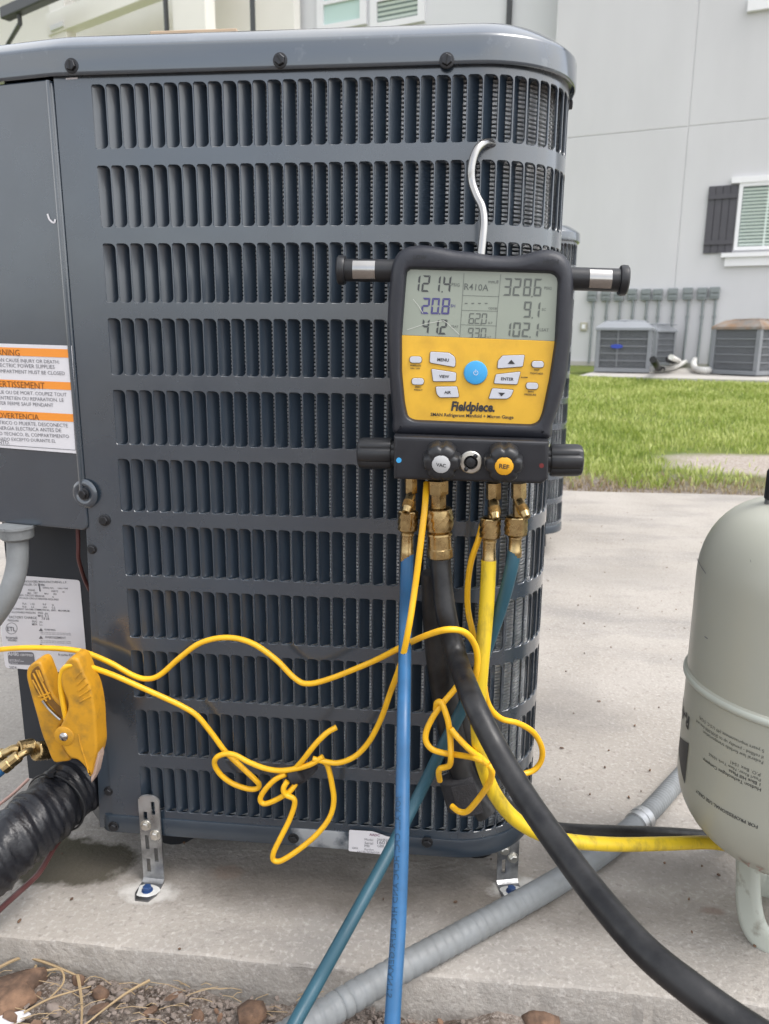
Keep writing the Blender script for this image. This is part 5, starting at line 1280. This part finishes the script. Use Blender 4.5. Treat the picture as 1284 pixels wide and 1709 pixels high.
# ---- pad
pf = plane((0, 0, BGZ), (0, 0, -1))
pa, pb_ = PZ(966, 627, BGZ), PZ(1284, 635, BGZ)
dirp = (pb_-pa).normalized(); backp = Vector((-dirp.y, dirp.x, 0))
pd_ = MB(); c0 = pa; c1 = pa+dirp*9; c2 = c1+backp*4.5; c3 = c0+backp*3.6
q = [c0, c1, c2, c3]
pd_.add([(p.x, p.y, BGZ) for p in q]+[(p.x, p.y, BGZ-.10) for p in q], [(0, 1, 2, 3), (0, 4, 5, 1), (1, 5, 6, 2), (2, 6, 7, 3), (3, 7, 4, 0)])
pado = pd_.build('equipment_pad', m_pad, kind='structure'); pado['label'] = 'concrete pad carrying the far condensers'
# ---- far condensers
def far_condenser(p_left, p_right, h, label, top_mat, badge=False, depth=.86):
    """p_left, p_right: front bottom corners on the pad"""
    ax = (p_right-p_left); wd = ax.length; a = math.atan2(ax.y, ax.x)
    t = thing('condenser_unit', tuple(p_left+ax/2), label, 'condenser', 'grey condensers on the far pad')
    M = Matrix.Translation((p_left.x, p_left.y, BGZ)) @ Matrix.Rotation(a, 4, 'Z')
    def bx(name, c, d, m, par=t, **k):
        mb = MB(); mb.M = M; mb.box(c, d); return mb.build(name, m, par, **k)
    bx('base_pan', (wd/2, depth/2, .045), (wd, depth, .06), m_ac, bevel=.006)
    bx('coil_block', (wd/2, depth/2, h/2+.03), (wd-.07, depth-.07, h-.10), m_accoil)
    for (x, y) in ((.03, .03), (wd-.03, .03), (.03, depth-.03), (wd-.03, depth-.03)): bx('corner_post', (x, y, h/2+.03), (.06, .06, h-.09), m_ac, bevel=.008)
    for k in range(4):
        z = .075+(h-.12)*(k+1)/5
        mb = MB(); mb.M = M
        mb.box((wd/2, .012, z), (wd-.11, .012, .012)); mb.build('guard_band', m_ac, t)
        mb = MB(); mb.M = M; mb.box((wd-.012, depth/2, z), (.012, depth-.11, .012)); mb.build('guard_band', m_ac, t)
    mb = MB(); mb.M = M; nb = 46
    for k in range(nb): mb.box((.07+(wd-.14)*k/(nb-1), .020, h/2+.03), (.0045, .005, h-.11))
    for k in range(nb): mb.box((wd-.020, .07+(depth-.14)*k/(nb-1), h/2+.03), (.005, .0045, h-.11))
    mb.build('guard_wires', m_ac, t, kind='stuff')
    bx('seam_post', (wd*.40 if badge else wd*.985, .006, h/2+.03), (.014, .010, h-.10), m_ac)
    mb = MB(); mb.M = M
    ol = [(-.012, -.012), (wd+.012, -.012), (wd+.012, depth+.012), (-.012, depth+.012)]
    v = []
    for ins, z in ((0, h-.025), (0, h+.008), (.05, h+.05), (.13, h+.10)): v += [(x+(ins if x < wd/2 else -ins), y+(ins if y < depth/2 else -ins), z) for x, y in ol]
    mb.add(v, [(j*4+k, j*4+(k+1) % 4, (j+1)*4+(k+1) % 4, (j+1)*4+k) for j in range(3) for k in range(4)]+[(12, 13, 14, 15), (3, 2, 1, 0)])
    tp = mb.build('top_cover', top_mat, t, sharp=20)
    mb = MB(); mb.M = M
    for r_ in (.10, .16, .22, .28): mb.tube([(wd/2+r_*math.cos(q), depth/2+r_*math.sin(q), h+.12-.05*r_) for q in np.linspace(0, 2*math.pi, 28, endpoint=False)], .006, 6, closed=True)
    for k in range(12):
        q = 2*math.pi*k/12; mb.tube([(wd/2+.04*math.cos(q), depth/2+.04*math.sin(q), h+.122), (wd/2+.31*math.cos(q), depth/2+.31*math.sin(q), h+.097)], .006, 6)
    mb.build('fan_grille', top_mat, tp, kind='stuff')
    if badge:
        mb = MB(); mb.M = M; e = [(wd*.385+.085*math.cos(q), h*.60+.03*math.sin(q)) for q in np.linspace(0, 2*math.pi, 24, endpoint=False)]; mb.prism(e, -.008, .004, .002); mb.build('blue_badge', m_badge, t)
    return t
A1, A2 = PZ(991, 622, BGZ), PZ(1084, 624, BGZ)
Hc = PD(990, 548, (A1-CAM).dot(fwd)).z-BGZ
far_condenser(A1, A2, Hc, 'grey condenser with blue oval badge, frontmost on the far pad', m_actop, True, .80)
b1_, b2_ = A1+Vector((.85, 1.35, 0)), A2+Vector((.72, 1.22, 0))
b1_ = PZ(1064, 611.5, BGZ); b2_ = PZ(1092, 612.5, BGZ)
far_condenser(b1_, b2_, Hc, 'grey condenser half hidden behind the one with blue badge', m_actop, False, .70)
A3, A4 = PZ(1182, 625, BGZ), PZ(1262, 629, BGZ)
far_condenser(A3, A4, PD(1184, 547, (A3-CAM).dot(fwd)).z-BGZ, 'grey condenser with rusty top at the right edge', m_rust, False, .80)
A5, A6 = PZ(1278, 617, BGZ), PZ(1350, 620, BGZ)
far_condenser(A5, A6, Hc, 'grey condenser cut off by the picture edge, behind the rusty one', m_ac, False, .80)
# ---- line sets on the pad
def ptube(name, label, pts, r, m):
    mb = MB(); q = smooth_path(pts, 6); mb.tube(q, r, 10); mb.build(name, m, label=label, cat='pipe', group='line-set pipes on the far pad', org=tuple(q[0]))
h_ = lambda x, y, z: PZ(x, y, BGZ+z)
ptube('line_set_pipe', 'white wrapped pipe lying beside the badge condenser', [h_(1088, 616, .06), h_(1105, 616, .05), h_(1122, 613, .06), h_(1140, 606, .07), h_(1152, 601, .06), h_(1160, 599, .05)], .045, m_whitepipe)
ptube('line_set_pipe', 'white wrapped pipe bending next to the rusty-topped condenser', [h_(1160, 600, .12), h_(1158, 608, .08), h_(1163, 616, .06), h_(1178, 618, .06), h_(1190, 617, .06)], .045, m_whitepipe)
ptube('line_set_pipe', 'thin white pipe curling above the black foam', [h_(1120, 596, .25), h_(1128, 600, .20), h_(1134, 604, .10), h_(1122, 608, .08)], .035, m_whitepipe)
ptube('line_set_pipe', 'black foam pipe dropping from the badge condenser', [h_(1090, 600, .25), h_(1094, 606, .2), h_(1098, 614, .08), h_(1106, 616, .05)], .04, m_blackpipe)
ptube('line_set_pipe', 'short black foam pipe by the half hidden condenser', [h_(1116, 600, .2), h_(1126, 603, .12), h_(1138, 604, .08)], .045, m_blackpipe)

# ---- white building further left, seen over the unit
LP_ = WP+WU*(-1.0)-WN*.7; LA = R_(-20)
LU = Vector((math.cos(LA), math.sin(LA), 0)); LN = Vector((math.sin(LA), -math.cos(LA), 0)); ML = wall_frame(LP_, LA)
def lc(x, y, off=0.):
    p = plane(LP_+LN*off, LN)(x, y)-LP_; return p.dot(LU), p.z
bl2 = thing('apartment_building', tuple(LP_), 'white building with downspout and mint-shaded windows above the lid', 'building')
ul, _ = lc(425, 20)
mb = MB(); mb.M = ML; mb.box(((ul+4)/2, .15, 5.4), (4-ul, .3, 11.4)); mb.build('wall', m_wall2, bl2)
mb = MB(); mb.M = ML; mb.box(((ul+4)/2, .8, 11.2), (4-ul+.8, 3.2, .3)); mb.build('roof_eave', m_gutter, bl2)
def lwin(x0, x1, ybot, pane_m, slats):
    u0, zb0 = lc(x0, ybot); u1, _ = lc(x1, ybot); zt0 = zb0+1.5
    mb = MB(); mb.M = ML
    for (a, b, c, d) in (((u0+u1)/2, zb0-.06, u1-u0+.3, .12), ((u0+u1)/2, zt0+.06, u1-u0+.3, .12), (u0-.075, (zb0+zt0)/2, .15, zt0-zb0), (u1+.075, (zb0+zt0)/2, .15, zt0-zb0)): mb.box((a, -.03, b), (c, .08, d))
    wn = mb.build('window', m_trim, bl2)
    mb = MB(); mb.M = ML; mb.box(((u0+u1)/2, -.005, (zb0+zt0)/2), (u1-u0, .01, zt0-zb0)); mb.build('pane', pane_m, wn)
    mb = MB(); mb.M = ML; mb.box(((u0+u1)/2, -.03, zb0+.42), (u1-u0, .05, .07)); mb.build('sash_rail', m_trim, wn)
    if slats:
        for k in range(16):
            z = zb0+.06+k*.09
            mb = MB(); mb.M = ML @ Matrix.Translation(((u0+u1)/2, -.014, z)) @ Matrix.Rotation(R_(25), 4, 'X'); mb.box((0, 0, 0), (u1-u0-.02, .005, .065)); mb.build('blind_slat', m_blind, wn)
lwin(542, 603, 44, m_mint, False); lwin(631, 699, 40, m_glass, True)
def downspout(u, name='downspout'):
    mb = MB(); mb.M = ML; mb.box((u, -.05, 5.4), (.09, .09, 11.)); mb.build(name, m_gutter, bl2, bevel=.01)
downspout(lc(850, 25, .05)[0])
# ---- cream porch block at upper left
QA = R_(-30); QP = LP_+LU*(ul-.2)+LN*1.2
QU = Vector((math.cos(QA), math.sin(QA), 0)); QN = Vector((math.sin(QA), -math.cos(QA), 0)); MQ = wall_frame(QP, QA)
def qc(x, y, off=0.):
    p = plane(QP+QN*off, QN)(x, y)-QP; return p.dot(QU), p.z
po = thing('porch_building', tuple(QP), 'cream porch with beam, posts and dark gutter above the lid, upper left', 'building')
ur, _ = qc(429, 30); ule, _ = qc(-140, 30)
mb = MB(); mb.M = MQ; mb.box(((ur+ule)/2, 1.2, 5.6), (ur-ule, .2, 11.6)); mb.build('porch_wall', m_cream, po)
def colq(x0, x1, m=m_cream, dy=0., z1=11., z0=0.):
    a, _ = qc(x0, 40); b, _ = qc(x1, 40); mb = MB(); mb.M = MQ; mb.box(((a+b)/2, dy, (z0+z1)/2), (b-a, .28, z1-z0)); return mb.build('porch_post', m, po, bevel=.015)
colq(297, 352, m_cream); colq(92, 118, m_cream)
_, zb1 = qc(150, 47)
a, _ = qc(90, 45); b, _ = qc(280, 10)
mb = MB(); mb.M = MQ; mb.box(((a+b)/2+.1, -.02, zb1+.32), (b-a+.3, .30, .5)); mb.build('porch_beam', m_cream, po, bevel=.015)
mb = MB(); mb.M = MQ; a, z_ = qc(107, 48); mb.box((a, -.03, z_), (.55, .36, .12)); mb.build('post_cap', m_trim, po, bevel=.01)
mb = MB(); mb.M = MQ; a, _ = qc(290, 30); mb.box((a, -.2, 5.5), (.07, .08, 11.4)); mb.build('downspout', m_gutter, po)
mb = MB(); mb.M = MQ; a, _ = qc(431, 30); mb.box((a-.05, -.1, 5.5), (.07, .08, 11.4)); mb.build('downspout', m_gutter, po)
g0, zg = qc(12, 32, 1.0); g1, _ = qc(95, 22, 1.0)
mb = MB(); mb.M = MQ; mb.box(((g0+g1)/2, -1.0, zg+.12), (g1-g0+.2, .25, .26)); mb.build('gutter', m_gutter, po, bevel=.03)
mb = MB(); mb.M = MQ; a, z_ = qc(33, 30, 1.); b, z2 = qc(12, 68, .4); mb.tube([(a, -1., z_+.1), (a, -1., z_-.12), (b, -.4, z2-.1), (b, -.35, z2-2.5)], .055, 10); mb.build('downspout', m_gutter, po)
mb = MB(); mb.M = MQ; mb.box(((ur+ule)/2, .3, 11.5), (ur-ule, 3., .3)); mb.build('roof_eave', m_gutter, po)

# ================================================================== MULCH, STRAW, DEBRIS
# fine bark and pebbles (too small to count)
V, F = [], []
def chip(V, F, p, s, yaw, tilt, thick, asp):
    o = len(V); M = Matrix.Translation(p) @ Matrix.Rotation(yaw, 4, 'Z') @ Matrix.Rotation(tilt, 4, 'X')
    n = 6; ring = [(s*asp*math.cos(a)*random.uniform(.7, 1.15), s*math.sin(a)*random.uniform(.6, 1.2)) for a in np.linspace(0, 2*math.pi, n, endpoint=False)]
    for z, k in ((thick/2, .82), (-thick/2, 1.)): V += [tuple(M @ Vector((a*k, b*k, z*random.uniform(.6, 1.3)))) for a, b in ring]
    F += [tuple(o+i for i in range(n))]+[(o+i, o+n+i, o+n+(i+1) % n, o+(i+1) % n) for i in range(n)]
def gz(x, y): return -.092
for k in range(5200):
    x = random.uniform(-.95, .85); y = -.128-abs(random.gauss(0, .10))
    if random.random() < .25 and x > -.2: continue
    s = random.choice((.0010, .0015, .0022, .0032)); chip(V, F, (x, y, gz(x, y)+.006+random.uniform(-.003, .005)), s, random.uniform(0, 6.3), random.uniform(-.6, .6), s*.6, random.uniform(1, 2.2))
mb = MB(); mb.add(V, F); mb.build('bark_litter', m_bark2, kind='stuff', sharp=30)['label'] = 'fine bark and grit scattered on the soil'
V, F = [], []
for k in range(150):
    x = random.uniform(-.95, .85); y = -.130-abs(random.gauss(0, .11)); s = random.choice((.003, .004, .006, .009))
    chip(V, F, (x, y, gz(x, y)+.009+random.uniform(-.002, .006)), s, random.uniform(0, 6.3), random.uniform(-.5, .5), s*.45, random.uniform(1.2, 2.4))
mb = MB(); mb.add(V, F); mb.build('bark_chips', m_bark, kind='stuff', sharp=30)['label'] = 'small brown bark chips on the soil'
# larger single pieces
def bark_piece(label, pts_px, z, th, m):
    mb = MB(); q = [PZ(x, y, z) for x, y in pts_px]; n = len(q); c = sum(q, Vector())/n
    a = sum((q[i]-c).cross(q[(i+1) % n]-c).z for i in range(n))
    if a < 0: q.reverse()
    top = [p+Vector((0, 0, th*random.uniform(.7, 1.3))) for p in q]; mid = [c.lerp(p, .55)+Vector((0, 0, th*random.uniform(1.1, 1.8))) for p in q]
    mb.add(q+top+mid+[c+Vector((0, 0, th*1.5))], [(i, (i+1) % n, n+(i+1) % n, n+i) for i in range(n)]+[(n+i, n+(i+1) % n, 2*n+(i+1) % n, 2*n+i) for i in range(n)]+[(2*n+i, 2*n+(i+1) % n, 3*n) for i in range(n)])
    return mb.build('bark_piece', m, label=label, cat='bark', group='larger bark pieces', org=tuple(c), sharp=75)
bark_piece('largest rust-brown bark slab at the lower left corner', [(-30, 1650), (10, 1640), (45, 1628), (76, 1622), (80, 1634), (55, 1655), (62, 1672), (30, 1690), (-30, 1712)], -.084, .010, m_bark)
bark_piece('brown bark chip at the foot of the slab beside the blue hose', [(396, 1690), (415, 1680), (440, 1682), (446, 1698), (430, 1712), (400, 1712)], -.084, .010, m_bark)
bark_piece('dark bark piece under the edge right of the blue hose', [(868, 1700), (900, 1694), (930, 1700), (935, 1716), (880, 1718)], -.088, .008, m_bark)
for i, (x, y, s) in enumerate(((170, 1662, 11), (205, 1668, 9), (130, 1640, 10), (300, 1672, 9), (330, 1700, 10), (92, 1690, 12))):
    pts = [(x+s*1.3*math.cos(a)*random.uniform(.7, 1.2), y+s*.7*math.sin(a)*random.uniform(.7, 1.2)) for a in np.linspace(0, 2*math.pi, 8, endpoint=False)]
    bark_piece(('grey-brown bark chip below the chipped left slab edge', 'small grey bark chip right of the straw knot', 'dark chip tucked beneath the straw at the slab foot', 'pale bark chip below the left strap', 'bark chip at the bottom edge below the left strap', 'bark chip beside the large rust-brown slab')[i], pts, -.086, .007, m_bark2 if i % 2 else m_bark)
mb = MB(); q = [PZ(x, y, -.083) for x, y in ((-20, 1700), (20, 1694), (42, 1689), (52, 1695), (40, 1703), (15, 1716), (-20, 1722))]
if sum((q[i]).cross(q[(i+1) % len(q)]).z for i in range(len(q))) < 0: q.reverse()
n = len(q); mb.add(q+[p+Vector((0, 0, .003)) for p in q], [(i, (i+1) % n, n+(i+1) % n, n+i) for i in range(n)]+[tuple(range(n, 2*n))])
mb.build('plastic_scrap', m_label, label='white scrap of plastic at the bottom left corner', cat='scrap', org=tuple(q[0]))
# straw stalks
def straw(label, pts, r=.0016):
    mb = MB(); q = smooth_path(pts, 6); L_ = len(q); mb.tube(q, [r*(1-.5*i/L_) for i in range(L_)], 6)
    return mb.build('straw_stalk', m_straw, label=label, cat='straw', group='dry straw stalks on the mulch', org=tuple(q[0]))
h2 = lambda x, y, z: PZ(x, y, -.086+z)
straw('longest dry stalk arching along the slab foot at lower left', [h2(-20, 1625, .012), h2(20, 1604, .014), h2(45, 1598, .016), h2(80, 1608, .015), h2(110, 1620, .012), h2(132, 1630, .008)], .0022)
straw('dry stalk hanging down from the straw knot', [h2(130, 1628, .01), h2(134, 1650, .01), h2(137, 1680, .008), h2(136, 1712, .006)], .0022)
straw('dry stalk running to the bottom edge right of the knot', [h2(250, 1636, .012), h2(215, 1655, .012), h2(180, 1680, .01), h2(140, 1712, .008)], .0018)
straw('dry stalk bent under the long arching one', [h2(60, 1612, .01), h2(62, 1622, .012), h2(100, 1618, .012), h2(106, 1640, .01), h2(84, 1665, .008)], .0018)
straw('thin dry stalk crossing below the bent one', [h2(40, 1690, .01), h2(80, 1668, .012), h2(120, 1655, .012), h2(152, 1646, .01)], .0014)
V = MB()
for k in range(70):
    x = random.uniform(-60, 520); y = random.uniform(1625, 1715); a = random.uniform(-.9, .9); L_ = random.uniform(14, 70); p = h2(x, y, .006); q = h2(x+L_*math.cos(a), y+L_*.5*math.sin(a), random.uniform(.003, .012)); V.tube([p, (p+q)/2+Vector((0, 0, .003)), q], .0005, 4)
V.build('straw_bits', m_straw, kind='stuff')['label'] = 'short bits of dry straw over the mulch'
# chipped flake of render at the slab's left end, small leaf litter on the slab
V = MB(); L1, F1 = [], []
for (x, y) in ((1010, 1280), (945, 1120), (938, 1248), (1070, 1320), (1128, 1330), (958, 1190), (985, 1325), (1085, 1285), (1155, 1555), (1260, 1578), (1110, 1440), (1172, 1445), (1050, 1330), (935, 1300), (1100, 1180), (1016, 1252), (975, 1040), (1065, 1015), (1040, 900), (1020, 1080), (120, 1500), (32, 1537), (300, 1583), (640, 1500), (760, 1505), (560, 1600), (1000, 1170), (1120, 1100), (965, 1010), (1060, 1210), (1200, 1460), (1150, 1500)):
    p = PZ(x, y, GZ+.0025); s = random.uniform(.0008, .0022); chip(L1, F1, p, s, random.uniform(0, 6), random.uniform(-.3, .3), .002, random.uniform(1, 2.2))
for k in range(260):
    p = Vector((random.uniform(-.9, 2.2), random.uniform(-.10, 2.7), GZ+.0015)); s = random.uniform(.0006, .0018); chip(L1, F1, p, s, random.uniform(0, 6), 0, .0015, random.uniform(1, 2))
V.add(L1, F1); V.build('slab_litter', m_bark, kind='stuff', sharp=30)['label'] = 'specks of bark and leaf litter on the concrete'

# ================================================================== LAWN
def grass(name, n, x0, x1, y0, y1, hmin, hmax, seed, label, cols, keep=None):
    r = np.random.default_rng(seed)
    x = r.uniform(x0, x1, n); y = y0+(y1-y0)*r.uniform(0, 1, n)**1.25
    if keep is not None: k = keep(x, y, r); x, y = x[k], y[k]
    n = len(x); zz = np.array([hgt(q) for q in y]); h = r.uniform(hmin, hmax, n); a = r.uniform(0, 2*np.pi, n); b = r.uniform(0, 2*np.pi, n)
    wd = r.uniform(.0022, .0045, n)*(1+.12*(y-3)); lean = r.uniform(.15, .8, n)*h
    dx, dy = np.cos(a)*wd, np.sin(a)*wd; lx, ly = np.cos(b)*lean, np.sin(b)*lean
    v = np.empty((n, 5, 3)); v[:, 0] = np.stack([x-dx, y-dy, zz], 1); v[:, 1] = np.stack([x+dx, y+dy, zz], 1)
    v[:, 2] = np.stack([x+dx*.7+lx*.4, y+dy*.7+ly*.4, zz+h*.62], 1); v[:, 3] = np.stack([x-dx*.7+lx*.4, y-dy*.7+ly*.4, zz+h*.62], 1); v[:, 4] = np.stack([x+lx, y+ly, zz+h*.92], 1)
    me = bpy.data.meshes.new(name); me.vertices.add(n*5); me.vertices.foreach_set('co', v.reshape(-1))
    idx = np.empty((n, 7), np.int32); base_ = np.arange(n)*5
    for j, o in enumerate((0, 1, 2, 3, 3, 2, 4)): idx[:, j] = base_+o
    me.loops.add(n*7); me.loops.foreach_set('vertex_index', idx.reshape(-1))
    ls = np.empty((n, 2), np.int32); ls[:, 0] = np.arange(n)*7; ls[:, 1] = ls[:, 0]+4
    me.polygons.add(n*2); me.polygons.foreach_set('loop_start', ls.reshape(-1)); me.polygons.foreach_set('loop_total', np.tile([4, 3], n).astype(np.int32))
    me.update(calc_edges=True)
    m = bpy.data.materials.new(name+'_blades'); m.use_nodes = True; t = m.node_tree; bs_ = t.nodes['Principled BSDF']; bs_.inputs['Roughness'].default_value = .55
    tc = t.nodes.new('ShaderNodeTexCoord'); nn = t.nodes.new('ShaderNodeTexNoise'); nn.inputs['Scale'].default_value = 1.6; nn.inputs['Detail'].default_value = 4
    t.links.new(tc.outputs['Object'], nn.inputs['Vector']); n2 = t.nodes.new('ShaderNodeTexWhiteNoise'); n2.noise_dimensions = '1D'
    gi = t.nodes.new('ShaderNodeNewGeometry'); t.links.new(gi.outputs['Random Per Island'], n2.inputs['W'])
    ad = t.nodes.new('ShaderNodeMath'); ad.operation = 'MULTIPLY_ADD'; ad.inputs[1].default_value = .55; t.links.new(n2.outputs['Value'], ad.inputs[0]); t.links.new(nn.outputs['Fac'], ad.inputs[2])
    cr = t.nodes.new('ShaderNodeValToRGB'); els = cr.color_ramp.elements; els[0].position = .35; els[0].color = (*cols[0], 1); els[1].position = 1.0; els[1].color = (*cols[2], 1); e = els.new(.68); e.color = (*cols[1], 1)
    t.links.new(ad.outputs[0], cr.inputs[0]); t.links.new(cr.outputs[0], bs_.inputs['Base Color'])
    tr = t.nodes.new('ShaderNodeBsdfTranslucent'); t.links.new(cr.outputs[0], tr.inputs['Color']); ms = t.nodes.new('ShaderNodeMixShader'); ms.inputs[0].default_value = .35
    t.links.new(bs_.outputs[0], ms.inputs[1]); t.links.new(tr.outputs[0], ms.inputs[2]); t.links.new(ms.outputs[0], t.nodes['Material Output'].inputs['Surface'])
    me.materials.append(m); o = bpy.data.objects.new(name, me); C.objects.link(o); o['kind'] = 'stuff'; o['label'] = label; return o
sp0 = PZ(1215, 778, -.03)
def keep(x, y, r):
    p = r.uniform(0, 1, len(x))
    edge = np.clip((y-2.98-.16*np.sin(x*5)-.10*np.sin(x*13)-.06*np.sin(x*31))/.35, .04, 1)*np.clip(.75+.5*np.sin(x*3.1+y*2.3)*np.sin(y*1.7-x), .35, 1)
    d = ((x-1.75)/.62)**2+((y-3.66-.06*np.sin(x*6))/.30)**2
    d2 = ((x-1.3)/.5)**2+((y-3.25)/.07)**2
    bare = np.where(d < 1, .03, np.where(d < 1.7, .3, 1.))*np.where(d2 < 1, .25, 1.)
    pad_free = ((y-(pa.y+(x-pa.x)*dirp.y/dirp.x)) < -.02) | (y < 8.5) | (x < pa.x-.05)
    return (p < edge*bare) & pad_free
grass('lawn_grass', 150000, .15, 6.0, 2.93, 13.0, .022, .055, 3, 'bright green lawn between the slab and far building', ((.15, .225, .035), (.31, .39, .07), (.56, .60, .22)), keep)
grass('side_grass', 25000, -7., .2, 2.95, 15., .025, .06, 4, 'green lawn stretching behind the condensers to the left', ((.15, .225, .035), (.31, .39, .07), (.56, .60, .22)))
grass('dead_grass', 5000, .2, 4.0, 2.86, 3.5, .015, .04, 5, 'dry clippings along the back edge of the slab', ((.22, .16, .09), (.33, .26, .15), (.42, .35, .22)), lambda x, y, r: r.uniform(0, 1, len(x)) < np.exp(-((y-3.0)/.2)**2))
